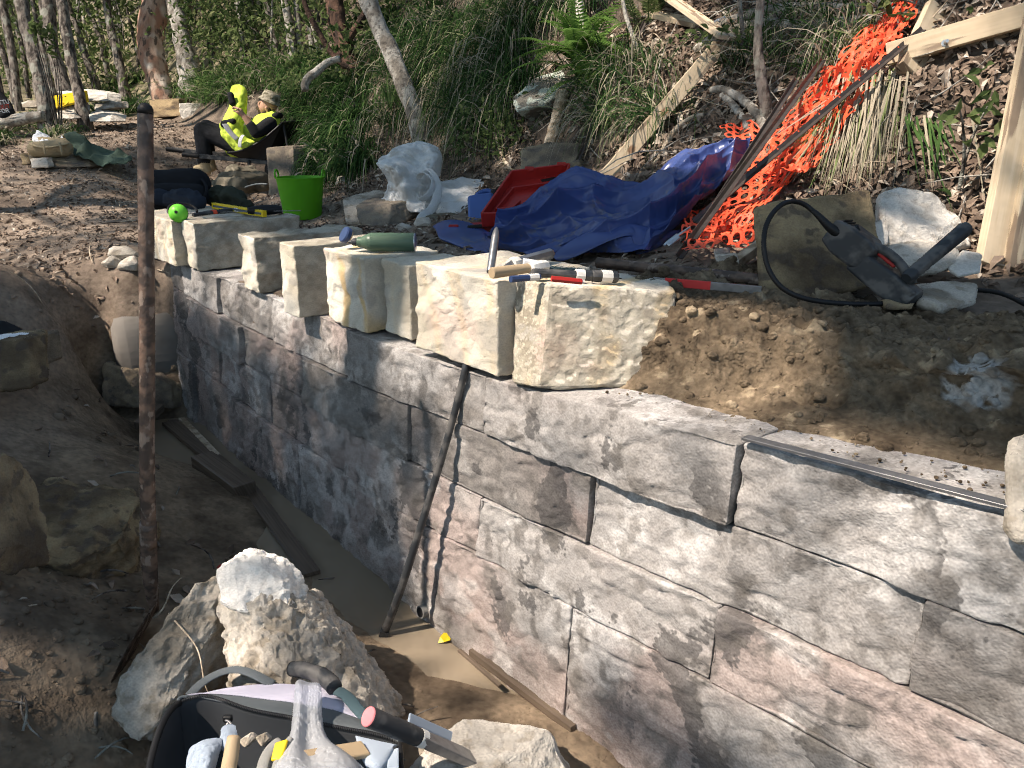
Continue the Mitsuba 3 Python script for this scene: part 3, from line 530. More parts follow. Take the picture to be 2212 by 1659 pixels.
# unseen overhead trees placed to throw the broken shade, crowns opened for sun patches
E1 = unit(np.cross(SUN, V([0, 0, 1.]))); E2 = np.cross(E1, SUN)
def sunq(p): p = np.asarray(p, float); return np.stack([p @ E1, p @ E2], -1)
import shapely
def lit(pts, buf=.06): return shapely.convex_hull(shapely.MultiPoint(sunq(V(pts)))).buffer(buf)
wp_ = wall_pt
GAPS = [lit([wp_(a, s, z) for a in (-.3, 1.6) for s, z in ((-.05, .86), (.1, 1.1))]), lit([wp_(a, s, z) for a in (1.5, 3.35) for s, z in ((-.06, .87), (.28, 1.18))]),
        lit([wp_(2.45, 0, .02), wp_(2.5, 0, .35), wp_(2.78, .03, .6), wp_(2.8, .05, .88), wp_(3.6, .05, .93), wp_(3.2, 0, .12), wp_(3.0, 0, .03)]), lit([wp_(2.8, 0, .5), wp_(2.8, .05, .88), wp_(4.5, .06, .97), wp_(4.5, 0, .55), wp_(3.4, 0, .32), wp_(3.85, 0, .42)]),
        lit([Wz(800, 1400, .03), Wz(930, 1340, .0), Wz(1090, 1480, .03), Wz(1000, 1680, .05), Wz(830, 1620, .05)]), lit([W(450, 1240, 1.9), W(620, 1225, 1.9), W(760, 1400, 1.75), W(1200, 1640, 1.75), W(830, 1659, 1.3), W(330, 1660, 1.35), W(240, 1500, 1.75), W(500, 1215, 2.15)], .16),
        lit([land(*p) for p in ((0, 590), (150, 560), (325, 575), (325, 690), (210, 690), (60, 650))]), lit([Wz(*p) for p in ((0, 1440, .2), (120, 1425, .2), (215, 1480, .15), (200, 1550, .15), (60, 1560, .2))]),
        lit([W(1440, 640, 2.2), W(1700, 650, 2.15), W(1780, 760, 1.9), W(1700, 900, 1.72), W(1430, 870, 1.9)]), lit([wp_(3.2, .06, .93), wp_(4.5, .06, .98), wp_(4.5, .3, .99), wp_(3.2, .2, .94)]),
        lit([land(*q) + V([0, 0, e]) for q in ((1180, 100), (1330, 70), (1320, 190), (1190, 190)) for e in (0, .35)]), lit([W(480, 190, 8.6), W(530, 180, 8.6), W(612, 215, 8.7), W(610, 290, 8.6), W(480, 290, 8.4)]), lit([land(*q) + V([0, -.1, .1]) for q in ((1400, 340), (1600, 325), (1590, 420), (1430, 420))]),
        lit([land(*q) + V([0, 0, .1]) for q in ((1640, 300), (1890, 60), (1915, 110), (1620, 420), (1490, 560), (1560, 570))]), lit([land(*q) + V([0, 0, e]) for q in ((380, 150), (520, 150), (530, 225), (380, 232)) for e in (0, .4)]), lit([land(*q) + V([0, -.1, e]) for q in ((610, 130), (700, 140), (720, 220), (630, 230)) for e in (.1, .5)]), lit([land(*q) + V([0, -.05, .08]) for q in ((1850, 160), (1915, 165), (1880, 420), (1780, 420), (1720, 380))]), lit([land(*q) + V([0, 0, .18]) for q in ((1300, 392), (1560, 145), (1420, 25), (1340, 380))], .16), lit([W(1880, 110, 4.), W(2230, 30, 3.4), W(2230, 590, 2.6), W(2100, 590, 2.6)]),
        lit([W(1900, 420, 2.6), W(2090, 450, 2.6), W(2080, 560, 2.5), W(1900, 500, 2.6)]), lit([W(130, 195, 10.5), W(250, 200, 10.5), W(250, 265, 10), W(130, 265, 10)]),
        lit([wp_(.43, .02, .62), wp_(.5, .02, .42), wp_(.47, .02, .62)], .025), lit([wp_(.62, 0, .25), wp_(.72, 0, .03), wp_(.66, 0, .28)], .03), lit([wp_(1.27, .01, .42), wp_(1.38, .01, .12), wp_(1.31, .01, .44)], .03)]
for g in GAPS: shapely.prepare(g)
def in_gap(p):
    q = sunq(p); P = shapely.points(q); o = np.zeros(len(q), bool)
    for g in GAPS: o |= shapely.contains(g, P)
    return o
def overhead(label, foot, cells, seed, h0=5.2, h1=8.8, per=46, vert=False):
    """An unseen tall gum placed for its shade: foot on the ground, its leaf clumps hang where they shade the ground points in cells."""
    rr = np.random.default_rng(seed); k = thing('unseen_shade_tree', label, 'tree'); base = on(*foot)
    cl = cells + (V([0, 0, .788]) if vert else SUN) * (rr.uniform(h0, h1, len(cells)) / SUN[2])[:, None]; n = per * len(cl)
    c = np.repeat(cl, per, 0) + rr.normal(size=(n, 3)) * V([.22, .22, .16]); keep = ~in_gap(c) | (rr.random(n) < .015); c = c[keep]; n = len(c)
    part(k, 'crown', leaves(c, rr.normal(size=(n, 3)) + V([0, 0, -.7]), rr.normal(size=(n, 3)), .18 + .12 * rr.random(n), .062 + .034 * rr.random(n)), M['bush'], False, uv=np.repeat(rr.random(n), 7)[:, None] * [1, 0])
    hub = cl.mean(0); hub[2] = h0 - 1.; part(k, 'trunk', tube([base - V([0, 0, .3]), base + (hub - base) * .5 + V([.15, .1, 0]), hub], [.19, .15, .12], 10, 20, rough=.03, seed=seed), M['bark'], True)
    lm = []
    for q in cl[rr.permutation(len(cl))[:26]]:
        mid = (hub + q) / 2 + V([0, 0, .5]) + rr.normal(size=3) * .2; t = tube([hub, mid, q], [.05, .028, .008], 5, 12)
        v = t.vertices; lm.append(t) if in_gap(v).mean() < .03 else None
    if lm: part(k, 'limb', join(lm), M['bark'], True)
def cells(n, x0, x1, y0, y1, seed):
    r = np.random.default_rng(seed); x, y = r.uniform(x0, x1, n), r.uniform(y0, y1, n); return np.c_[x, y, GROUND(x, y)]
overhead('broad unseen overhead gum, crown shaped to shade the trench and the wall', (-7.2, -1.6), cells(300, -3.2, .9, .6, 5.0, 1), 71, per=105)
overhead('unseen overhead gum, crown shaped to shade the near spoil at lower left', (-6.0, -4.2), cells(110, -2.6, 1.6, -.6, 2.2, 2), 72, per=70)
overhead('unseen overhead gum, crown shaped to shade the work terrace', (-8.2, 2.0), cells(190, -2.6, 2.6, 3.2, 7.2, 3), 73, per=52)
overhead('unseen overhead gum, crown shaped to shade the bank and the track', (-10.5, 5.5), cells(150, -5.5, 1.5, 5.5, 11, 4), 74, per=30)
overhead('unseen overhead gum, crown shaped to shade the right hand slope', (-5.0, 1.5), cells(75, .6, 4.8, 1.6, 6.5, 5), 75, per=30)

overhead('unseen spreading gum uphill at the right, added to dim the sky over the slope', (7.5, 3.5), cells(230, .8, 8, -1.5, 9, 6), 76, per=30, vert=True)  # this and the next two: unseen canopy added to cut sky fill
overhead('unseen gum behind the viewer, added to dim the sky over the near trench', (3.2, -5.5), cells(150, -3, 5, -8, 0, 7), 77, per=14, vert=True)
overhead('unseen gum uphill behind the rushes, added to dim the sky over the bank', (3.5, 11.5), cells(120, -2, 5, 8, 14, 8), 78, per=26, vert=True)

overhead('unseen leaning gum added to shade the right part of the ledge and the breaker', (-3.5, .5), cells(110, .75, 2.4, .9, 3.2, 9), 79, per=50)  # unseen crown added to keep sun off the right of the soil bank
# far bush
n = 60000
cy = 15 + 20 * R4.random(760) ** 1.2; cx = R4.uniform(-.80, .10, 760) * cy; cz = GROUND(cx, cy) + R4.random(760) ** 1.1 * (1.6 + .17 * cy); cr = R4.uniform(.45, 1.05, 760)
ii = R4.integers(0, 760, n); c = np.c_[cx, cy, cz][ii] + R4.normal(size=(n, 3)) * (cr[ii] * .6)[:, None] * V([1, 1, .7]); sc = (.04 + c[:, 1] * .0065)
tone = np.clip(R4.random(760)[ii] * .8 + .35 * R4.random(n) - .05, 0, 1)
k = thing('far_foliage', 'sunlit leafy bush beyond the end of the track', 'foliage', kind='stuff')
scene[k] = mikit.ply(leaves(c, R4.normal(size=(n, 3)) + V([0, 0, -.3]), R4.normal(size=(n, 3)), sc * R4.uniform(.7, 1.3, n), sc * .42), M['bush'], smooth=False, uv=np.repeat(tone, 7)[:, None] * [1, 0])
n = 24000; by = R4.uniform(9.5, 17, 260); bx = by * R4.uniform(-.34, .12, 260); bz = GROUND(bx, by) + R4.random(260) * (.3 + .22 * (by - 9)); ii = R4.integers(0, 260, n)
ok = hd(bx, by) > .5; c = np.c_[bx, by, bz][ii] + R4.normal(size=(n, 3)) * V([.34, .34, .26]); c = c[ok[ii]]; n = len(c); tone = np.clip(R4.random(260)[ii[ok[ii]]] * .7 + .35 * R4.random(n) - .1, 0, 1)
k = thing('bank_foliage', 'leafy undergrowth on the bank behind the red tree', 'foliage', kind='stuff')
scene[k] = mikit.ply(leaves(c, R4.normal(size=(n, 3)) + V([0, 0, -.3]), R4.normal(size=(n, 3)), R4.uniform(.06, .14, n), R4.uniform(.025, .06, n)), M['bush'], smooth=False, uv=np.repeat(tone, 7)[:, None] * [1, 0])
tw = []
for i in range(260):
    y = R4.uniform(14, 26); x = R4.uniform(-.75, .2) * y; p = on(x, y) + V([0, 0, R4.uniform(0, 1.5)]); d = unit(R4.normal(size=3) * V([1, .6, .5]) + V([0, 0, .9])); L = R4.uniform(.8, 2.4)
    tw.append(tube([p, p + d * L * .5 + R4.normal(size=3) * .12, p + d * L + R4.normal(size=3) * .2], [.010, .007, .003], 4, 6))
k = thing('far_twigs', 'tangle of bare grey twigs in the far bush', 'twigs', kind='stuff'); scene[k] = mikit.ply(join(tw), M['bark'], smooth=True)

# ---------------------------------------------------------------- grasses, ferns, shrubs
def tuft(roots, n, length, seed, droop=(.5, 1.1), width=.0155, tone=(.05, .5), dead=.15, lean=(0, 0, 0), spread=.55):
    rr = np.random.default_rng(seed); roots = np.asarray(roots); N = n * len(roots); r = np.repeat(roots, n, 0) + rr.normal(size=(N, 3)) * V([.06, .06, .015])
    d = rr.normal(size=(N, 3)) * V([spread, spread, min(.22, spread)]) + V([0, 0, 1.]) + V(lean); tn = np.where(rr.random(N) < dead, rr.uniform(.7, 1, N), rr.uniform(*tone, N))
    m = blades(r, unit(d), length * rr.uniform(.55, 1.15, N), width * rr.uniform(.6, 1.3, N), rr.uniform(*droop, N), seed); return m, np.repeat(tn, 12)[:, None] * [1, 0]
def grow(px, py, n, seed, dx, dy):
    r = np.random.default_rng(seed); return V([land(px + r.uniform(-dx, dx), py + r.uniform(-dy, dy)) for _ in range(n)])
GR = [('lush green mat rush drooping over the bank above the wheelbarrow', grow(720, 230, 44, 1, 80, 75), 130, .85, dict(lean=(-.25, -.25, 0), droop=(.7, 1.2), dead=.07, tone=(0, .45))),
      ('drooping rush curtain between the green tub and the leaning tree', grow(735, 340, 20, 2, 60, 45), 110, .75, dict(lean=(-.2, -.4, 0), droop=(.9, 1.3), dead=.14, tone=(0, .42))),
      ('long thin green and straw rushes hanging on the slope above the white bags', grow(1000, 160, 60, 3, 150, 120), 70, 1.0, dict(lean=(-.2, -.35, -.2), droop=(.9, 1.3), dead=.25, width=.009, tone=(0, .42))),
      ('bright sunlit grass clumps beside the track behind the seated worker', grow(450, 200, 22, 4, 80, 24), 110, .75, dict(tone=(.3, .65), dead=.12)),
      ('grass clumps at the foot of the pink gum', grow(262, 215, 14, 5, 45, 40), 100, .8, dict(tone=(.1, .5))),
      ('dry drooping grass around the foot of the nearest dark tree', grow(60, 290, 16, 6, 85, 30), 90, .75, dict(dead=.55, droop=(.9, 1.3))),
      ('grass clumps below the copper coloured bracken', grow(600, 175, 18, 7, 90, 25), 90, .8, dict(tone=(.2, .6), dead=.2)),
      ('thin dark rushes hanging over the dark soil above the tarpaulin', grow(1380, 200, 20, 12, 90, 80), 40, .7, dict(lean=(-.3, -.35, -.3), droop=(.6, 1.1), dead=.35, width=.007, tone=(0, .4))),
      ('thin dark rushes on the upper slope between the saplings and the netting', grow(1720, 90, 16, 13, 130, 60), 36, .6, dict(lean=(-.3, -.35, -.2), droop=(.6, 1.1), dead=.4, width=.006, tone=(0, .4))),
      ('scattered rushes high on the slope under the logs', grow(1180, 40, 14, 8, 120, 50), 60, .9, dict(dead=.3, lean=(-.2, -.3, 0), droop=(.8, 1.3), width=.009, tone=(0, .4))),
      ('rushes on the slope beside the leaning tree', grow(900, 60, 14, 9, 60, 70), 70, .9, dict(lean=(-.2, -.3, 0), droop=(.7, 1.2), dead=.08, tone=(0, .42)))]
for i, (lab, roots, n, L, kw) in enumerate(GR):
    m, uv = tuft(roots, n, L, 500 + i, **kw); k = thing('grass', lab, 'grass', kind='stuff'); scene[k] = mikit.ply(m, M['blade'], smooth=False, uv=uv)
m, uv = tuft([land(1885, 168) + V([.03 * i, -.02, .02]) for i in range(-2, 3)], 95, .72, 520, (.0, .12), .008, (.75, 1.), .95, (-.26, -.55, -1.42), .04)
k = solo('dead_grass_tussock', m, M['blade'], 'dead straw coloured tussock hanging below the right timber frame', 'grass', False, uv=uv)
m, uv = tuft([land(1845, 190) + V([.05 * i, -.02, .03]) for i in range(3)], 50, .75, 521, (.0, .15), .007, (.15, .6), .35, (-.62, -.5, -1.5), .09)
k = solo('grass_tussock', m, M['blade'], 'green and straw tussock trailing down beside the orange netting', 'grass', False, uv=uv)
m, uv = tuft([land(2005, 268) + V([0, -.03, .02])], 34, .42, 522, (.0, .2), .010, (.3, .6), .2, (-.1, -.5, -1.4), .10)
solo('grass_tussock', m, M['blade'], 'small bright green tuft hanging on the soil above the white rock', 'grass', False, uv=uv)
m, uv = tuft([W(845, 225, 6.9), W(850, 228, 6.9)], 30, .25, 523, (.1, .4), .012, (.45, .68), 0, (0, 0, 0), .35)
solo('grass_tussock', m, M['blade'], 'short bright green tuft left of the leaning tree', 'grass', False, uv=uv)
def frond(base, tip, sag, wdt, n=26):
    P = spline([base, (base + tip) / 2 + V([0, 0, sag]), tip], n); tg = unit(np.gradient(P, axis=0)); sd = unit(np.cross(tg, V([0, 0, 1.]) + .01)); c, d, nn, L = [], [], [], []
    for i in range(2, n):
        l = wdt * math.sin(math.pi * min(1, (i / n) * .85 + .12)) ** .8
        for s in (-1, 1): dirn = unit(sd[i] * s + tg[i] * .55 - V([0, 0, .15])); c.append(P[i] + dirn * l / 2); d.append(dirn); nn.append(np.cross(sd[i], tg[i])); L.append(l)
    L = V(L); return [leaves(V(c), V(d), V(nn), L, np.maximum(L * .22, .006), .1, .15), tube(P, np.linspace(.004, .001, n), 4)]
def fern(label, base, n, size, seed, mt, name='fern'):
    rr = np.random.default_rng(seed); out = []
    for i in range(n):
        d = rr.normal(size=3) * V([1, 1, .35]) + V([0, -.2, .55]); out += frond(base + rr.normal(size=3) * .05, base + unit(d) * size * rr.uniform(.7, 1.1), size * .2, size * .16)
    m = join(out); return solo(name, m, M[mt], label, 'fern', False, uv=np.tile(rr.random((len(m.vertices), 1)), (1, 2)))
fern('bright green feathery fern below the white trunk', wf(1262, 150, 6.0, .15), 34, .5, 61, 'fern')
fern('lower green fern over the lichen covered rock', wf(1278, 190, 5.9), 12, .36, 62, 'fern')
fern('dark ferns high on the slope left of the timber frame', wf(1400, 40, 6.4), 16, .45, 63, 'bush')
fern('copper coloured bracken in the sun beyond the track', on(*W(545, 150, 16.)[:2]) + V([0, 0, .35]), 60, .85, 64, 'copper', 'bracken'); fern('second copper bracken patch right of the first', on(*W(590, 140, 16.5)[:2]) + V([0, 0, .35]), 40, .8, 65, 'copper', 'bracken')
def shrub(label, c, size, n, seed, leaf=.05):
    rr = np.random.default_rng(seed); k = thing('shrub', label, 'shrub'); cc = c + rr.normal(size=(9, 3)) * V(size) * .45; p = cc[rr.integers(0, 9, n)] + rr.normal(size=(n, 3)) * V(size) * .22
    part(k, 'foliage', leaves(p, rr.normal(size=(n, 3)), rr.normal(size=(n, 3)) + V([0, -.5, 1.]), leaf * rr.uniform(.7, 1.3, n), leaf * .45 * rr.uniform(.8, 1.2, n)), M['bush'], False, uv=np.repeat(rr.uniform(.1, .75, n), 7)[:, None] * [1, 0])
    g = on(c[0], c[1]); part(k, 'stem', join([tube([g, (g + q) / 2 + rr.normal(size=3) * .03, q], [.008, .006, .003], 5, 6) for q in cc]), M['bark'], True)
shrub('dark leafy shrub on the bank behind the white bags', wf(1085, 305, 5.9), (.5, .3, .25), 420, 81)
shrub('leafy shrub with rounded leaves below the lichen rock', wf(1130, 270, 5.9), (.45, .25, .2), 300, 82)
shrub('low green seedlings under the long log', wf(1650, 88, 5.0), (.5, .2, .12), 110, 83, .055)
shrub('leafy creeper in the dark hollow by the right posts', wf(2085, 330, 3.0), (.3, .2, .35), 60, 84, .07)
shrub('shrub with bright leaves at the top of the slope near the corner', wf(2020, 5, 4.8), (.35, .2, .12), 90, 85, .06)
shrub('single bright green sapling sprig in front of the dark trees', wf(92, 70, 9.5), (.12, .1, .2), 60, 86, .11)
shrub('dark bushes between the pale trunks and the bank', wf(580, 60, 14.), (1.6, .8, .8), 900, 87, .12)

# ---------------------------------------------------------------- litter
def scatter(n, x0, x1, y0, y1, seed, test=None):
    r = np.random.default_rng(seed); x, y = r.uniform(x0, x1, n), r.uniform(y0, y1, n)
    ok = (np.abs(x) < y * .72 + .6)
    if test is not None: ok &= test(x, y)
    x, y = x[ok], y[ok]; z = GROUND(x, y); e = .02; nx, ny = (GROUND(x + e, y) - z) / e, (GROUND(x, y + e) - z) / e
    return np.c_[x, y, z], unit(np.c_[-nx, -ny, np.ones(len(x))]), r
def litter(name, label, n, box_, seed, size, test, lift=.012):
    P, N_, r = scatter(n, *box_, seed, test); m = len(P); tl = unit(N_ + r.normal(size=(m, 3)) * .45); L = size * r.uniform(.5, 1.35, m)
    k = thing(name, label, 'leaves', kind='stuff'); scene[k] = mikit.ply(leaves(P + N_ * lift * r.uniform(.4, 1.6, m)[:, None], np.cross(tl, r.normal(size=(m, 3))), tl, L, L * r.uniform(.28, .5, m), .35, .5), M['leaf'], smooth=False, uv=np.repeat(r.random(m), 7)[:, None] * [1, 0])
litter('leaf_litter', 'brown dead leaves covering the steep slope', 34000, (-2.5, 5, 2., 9.5), 91, .056, lambda x, y: hd(x, y) > -.25, .02)
litter('leaf_litter', 'thick brown leaves around the netting and the right barricade', 15000, (.6, 3.6, 2.5, 6.), 191, .062, lambda x, y: hd(x, y) > -.2, .022)
litter('leaf_litter', 'dead leaves strewn over the track', 17000, (-7, 0, 3.6, 13), 92, .055, lambda x, y: (hd(x, y) < 0) & ((wall_as(x, y)[0] < -.3) | (wall_as(x, y)[1] > .6)), .008)
litter('leaf_litter', 'dark leaf scraps on the work terrace', 5200, (-2, 2.6, 1.7, 6), 93, .05, lambda x, y: (hd(x, y) < .2) & (wall_as(x, y)[1] > .5) & (wall_as(x, y)[1] < 3), .008)
litter('leaf_litter', 'few fallen leaves on the trench side mud', 420, (-3, 0, .9, 4.6), 94, .05, lambda x, y: (wall_as(x, y)[1] < -.35), .006)
def twigs(name, label, n, box_, seed, L, test, mt):
    P, N_, r = scatter(n, *box_, seed, test); out = []
    for p, q in zip(P, N_):
        d = unit(np.cross(q, r.normal(size=3)) + q * r.uniform(-.05, .25)); l = L * r.uniform(.4, 1.6); out.append(tube([p + q * .01, p + d * l * .5 + r.normal(size=3) * l * .06 + q * .02, p + d * l + q * .012], [.0035, .003, .0015], 4, 5))
    k = thing(name, label, 'twigs', kind='stuff'); scene[k] = mikit.ply(join(out), M[mt], smooth=True)
twigs('fallen_twigs', 'dry twigs among the leaves of the slope', 900, (-2.5, 5, 2., 9), 95, .22, lambda x, y: hd(x, y) > -.2, 'driftwood')
twigs('fallen_twigs', 'tangled sticks around the netting and the logs', 700, (.4, 3.6, 2.5, 6.5), 195, .3, lambda x, y: hd(x, y) > .1, 'bark_grey')
twigs('fallen_twigs', 'small twigs on the track', 260, (-6, 0, 4, 12), 96, .16, lambda x, y: (hd(x, y) < 0) & (wall_as(x, y)[1] > -4), 'driftwood')
twigs('fallen_twigs', 'black wet twigs and roots in the trench mud', 130, (-1.8, .7, .9, 3.4), 97, .09, lambda x, y: (wall_as(x, y)[1] < -.12), 'bark')
CL = [rough(trimesh.creation.icosphere(1), .45, 1.6, i, 3) for i in range(10)]
def clods(name, label, P, size, seed, mt):
    r = np.random.default_rng(seed); v, f, o = [], [], 0
    for p, s in zip(P, size):
        c = CL[r.integers(10)]; q, _ = np.linalg.qr(r.normal(size=(3, 3))); v.append(c.vertices @ q.T * s * V([1, 1, .8]) + p); f.append(c.faces + o); o += len(c.vertices)
    k = thing(name, label, 'soil', kind='stuff'); m = trimesh.Trimesh(np.vstack(v), np.vstack(f), process=False); scene[k] = mikit.ply(m, M[mt], smooth=True)
r = np.random.default_rng(99)
BV = np.asarray(meshkit.WRITTEN[scene['soil_bank']['filename']][0]); b = BV[r.integers(0, len(BV), 2000)]
clods('soil_clods', 'loose crumbs of brown soil on the cut bank', b, .0025 + .015 * r.random(len(b)) ** 4, 5, 'soil')
P_, _, r = scatter(2600, -2.4, -.2, .8, 2.5, 98, lambda x, y: wall_as(x, y)[1] < -.75)
clods('soil_clods', 'dark lumps of dug spoil at the near left', P_, .003 + .015 * r.random(len(P_)) ** 3, 6, 'ground')
b = V([wall_pt(a, s, z) for a, s, z in zip(r.uniform(3, 4.7, 420), r.uniform(.12, .36, 420) , np.zeros(420))]); b[:, 2] = line(COURSE[0], wall_as(b[:, 0], b[:, 1])[0]) + .003
clods('soil_clods', 'crumbs of soil lying on the stone ledge', b, .0012 + .0032 * r.random(420) ** 3, 7, 'soil')
P_, _, r = scatter(500, -5, -1.8, 3.2, 7, 101, None)
clods('track_pebbles', 'small stones and dirt lumps on the track', P_, .005 + .022 * r.random(len(P_)) ** 3, 8, 'ground')

# ---------------------------------------------------------------- trench: shovel, steel bar, rocks, planks, tool bag
def uvlong(m, p0, p1):
    d = V(p1) - V(p0); x, y, d_ = frame(d); q = m.vertices - V(p0); return np.c_[q @ d_, q @ x + .37 * (q @ y) + (V(p0)[0] * 7) % 1]
def plank(label, p0, p1, w, h, up=(0, 0, 1), mt='timber', cat='plank', name='plank', top=True, bend=0):
    m = fine(bar(p0, p1, w, h, up, min(w, h) * .08), max(.04, np.linalg.norm(V(p1) - V(p0)) / 24)); uv = uvlong(m, p0, p1)
    return solo(name, m, M[mt], label, cat, True if False else False, uv=uv)
def pl_part(par, name, p0, p1, w, h, up=(0, 0, 1), mt='timber'):
    m = bar(p0, p1, w, h, up, min(w, h) * .06); return part(par, name, m, M[mt], False, uv=uvlong(m, p0, p1))

sh = thing('shovel', 'long handled round shovel standing in the mud left of the wall', 'shovel')
hp = [W(314, 240, 1.93), W(316, 500, 1.97), W(318, 800, 2.06), W(321, 1130, 2.2), W(324, 1180, 2.23)]
part(sh, 'handle', tube(hp, [.0178, .0182, .0186, .0195, .0195], 16, 60, rough=.0005, freq=30), M['rust'], True)
part(sh, 'grip_end', lathe(W(314, 246, 1.93), W(314, 222, 1.925), [(0, .0184), (.45, .018), (.75, .014), (.93, .008), (1, .001)], 20), M['black'], True)
part(sh, 'socket', tube([W(320, 1128, 2.2), W(322, 1210, 2.25), W(327, 1270, 2.29), W(334, 1318, 2.33)], [.0222, .0215, .0185, .012], 14, 16), M['rust'], True)
part(sh, 'blade', thick(patch([[W(338, 1300, 2.28), W(340, 1312, 2.36), W(338, 1318, 2.44)], [W(296, 1362, 2.16), W(306, 1372, 2.28), W(300, 1375, 2.38)], [W(258, 1432, 2.12), W(268, 1446, 2.24), W(262, 1445, 2.34)], [W(232, 1492, 2.14), W(228, 1502, 2.18), W(232, 1500, 2.22)]], 16, 10), .003), M['rust'], True)

bp = [W(1007, 786, 2.27), W(960, 970, 2.36), W(905, 1150, 2.46), W(845, 1330, 2.56), W(818, 1392, 2.6)]
kb = thing('steel_bar', 'long dark steel bar leaning against the wall face', 'crowbar')
part(kb, 'shaft', tube(bp[:4] + [W(832, 1362, 2.575)], [.0098, .0105, .0115, .0125, .0122], 12, 40, rough=.0006, freq=40), M['dusty'], True)
part(kb, 'tip', hull([W(832 + i * 9, 1362 + i * 3, 2.575) + V([0, j * .013, 0]) for i in (-1, 1) for j in (-1, 1)] + [W(818 + i * 11, 1408, 2.6) + V([0, j * .004, 0]) for i in (-1, 1) for j in (-1, 1)]), M['dusty'], 30)

def prock(label, pts, back, seed, mt='pale', uv=(0, 0), name='rock', cat='rock', onland=False, **kw):
    dt = max(0, max(p[2] - land(p[0], p[1])[1] / ray(p[0], p[1])[1] for p in pts) + .0) if onland else 0; pts = [W(p[0], p[1], p[2] - dt) for p in pts]; pts = pts + [p + V(back) for p in pts]
    m = rock(pts, seed, **kw); return solo(name, m, M[mt], label, cat, True, uv=np.tile(uv, (len(m.vertices), 1)))
prock('tilted grey slab of rock resting beside the shovel blade', [(470, 1250, 2.18), (425, 1266, 2.14), (330, 1390, 2.04), (256, 1482, 1.98), (246, 1545, 1.97), (300, 1600, 1.95), (345, 1555, 1.97), (440, 1425, 2.1), (475, 1330, 2.15)], (.05, .11, -.09), 401, uv=(.0, 0), amp=.012, freq=12, edge=.010, b=.006, ridge=1.)
prock('pyramid shaped pale rock behind the open tool bag', [(480, 1290, 2.12), (540, 1262, 2.10), (624, 1290, 2.1), (700, 1375, 2.08), (765, 1482, 2.05), (828, 1560, 2.02), (640, 1560, 1.86), (505, 1500, 1.95), (500, 1420, 2.0), (480, 1345, 2.08)], (.03, .20, -.13), 402, uv=(.1, 0), amp=.017, freq=15, edge=.009, b=.004, ridge=1.)
prock('bright white broken stone perched on the pyramid shaped rock', [(476, 1232, 2.12), (505, 1213, 2.12), (560, 1222, 2.12), (610, 1268, 2.1), (622, 1308, 2.08), (520, 1318, 2.05), (486, 1300, 2.08)], (.02, .09, -.02), 403, uv=(.95, 0), amp=.014, freq=20, edge=.009, b=.004)
prock('pale rounded rock at the bottom of the picture right of the bag', [(950, 1600, 1.84), (1005, 1566, 1.88), (1085, 1606, 1.88), (1120, 1618, 1.88), (1175, 1592, 1.86), (1225, 1690, 1.8), (1000, 1720, 1.66), (880, 1690, 1.7)], (.02, .13, -.12), 404, uv=(.3, 0), amp=.010, freq=12, edge=.011)
prock('dark brown boulder lying in shade on the left bank', [(22, 1072, 2.75), (110, 1042, 2.98), (280, 1056, 2.95), (298, 1082, 2.88), (252, 1172, 2.62), (150, 1215, 2.5), (45, 1200, 2.46), (15, 1130, 2.6)], (.02, .10, -.22), 405, 'brown', (0, .0), amp=.022, freq=8, edge=.013, b=.006, ridge=1.)
prock('squared rock with yellow lichen patches in the gully beside the wall end', [(228, 790, 4.45), (262, 783, 4.6), (362, 800, 4.6), (368, 835, 4.42), (366, 878, 4.4), (228, 872, 4.36), (300, 812, 4.36)], (.02, .16, -.03), 406, 'brown', (0, .35), amp=.02, freq=8, edge=.02)
prock('yellow brown squared stone at the left edge under a white rag', [(-20, 745, 3.35), (56, 738, 3.36), (62, 835, 3.3), (-20, 842, 3.28), (-20, 735, 3.5), (60, 730, 3.5)], (.01, .10, 0), 407, 'brown', (0, 0), amp=.008, freq=9, edge=.016)
prock('small brown stone block behind the one with the white rag', [(48, 735, 3.6), (90, 732, 3.62), (95, 782, 3.6), (50, 790, 3.58)], (.01, .10, 0), 408, 'brown', (0, .25), amp=.008, freq=9, edge=.016)
prock('dark stone at the left edge below the bank', [(-40, 1000, 2.3), (5, 990, 2.4), (28, 1080, 2.35), (38, 1180, 2.25), (-40, 1200, 2.1)], (.0, .10, -.1), 409, 'brown', (0, .1), amp=.012, freq=9, edge=.016)
prock('grey stone end at the right edge above the steel strip', [(2192, 985, 1.27), (2200, 962, 1.3), (2300, 985, 1.28), (2300, 1180, 1.2), (2205, 1162, 1.22), (2188, 1140, 1.23)], (.12, .08, 0), 410, 'pale', (.0, 0), amp=.005, freq=14, edge=.008, b=.012)
prock('little brown stone on the dug soil at the left edge of the trench', [(128, 1068, 2.95), (150, 1060, 2.97), (160, 1082, 2.93), (125, 1086, 2.92)], (.0, .03, 0), 411, 'brown', (0, .2), amp=.004, freq=20, edge=.012, b=.006)
wr = thing('rag', 'crumpled white rag lying on the yellow brown stone', 'rag')
g = patch([[W(-15, 730, 3.42), W(20, 722, 3.45), W(50, 720, 3.45), W(72, 724, 3.45)], [W(-15, 742, 3.36), W(20, 738, 3.38), W(50, 732, 3.4), W(70, 730, 3.4)]], 14, 24); g = g + V([0, 0, 1.]) * (.018 * (meshkit.fbm(g * 22, 3) - .4))[..., None]
scene[wr] = mikit.ply(thick(g, .002), M['paper'], smooth=True)
g = patch([[W(-20, 705, 3.6), W(12, 700, 3.62), W(40, 712, 3.62), W(52, 728, 3.6)], [W(-20, 728, 3.5), W(12, 726, 3.52), W(40, 730, 3.52), W(50, 736, 3.52)]], 12, 20); g = g + V([0, 0, 1.]) * (.03 * (meshkit.fbm(g * 16, 3) - .4))[..., None]
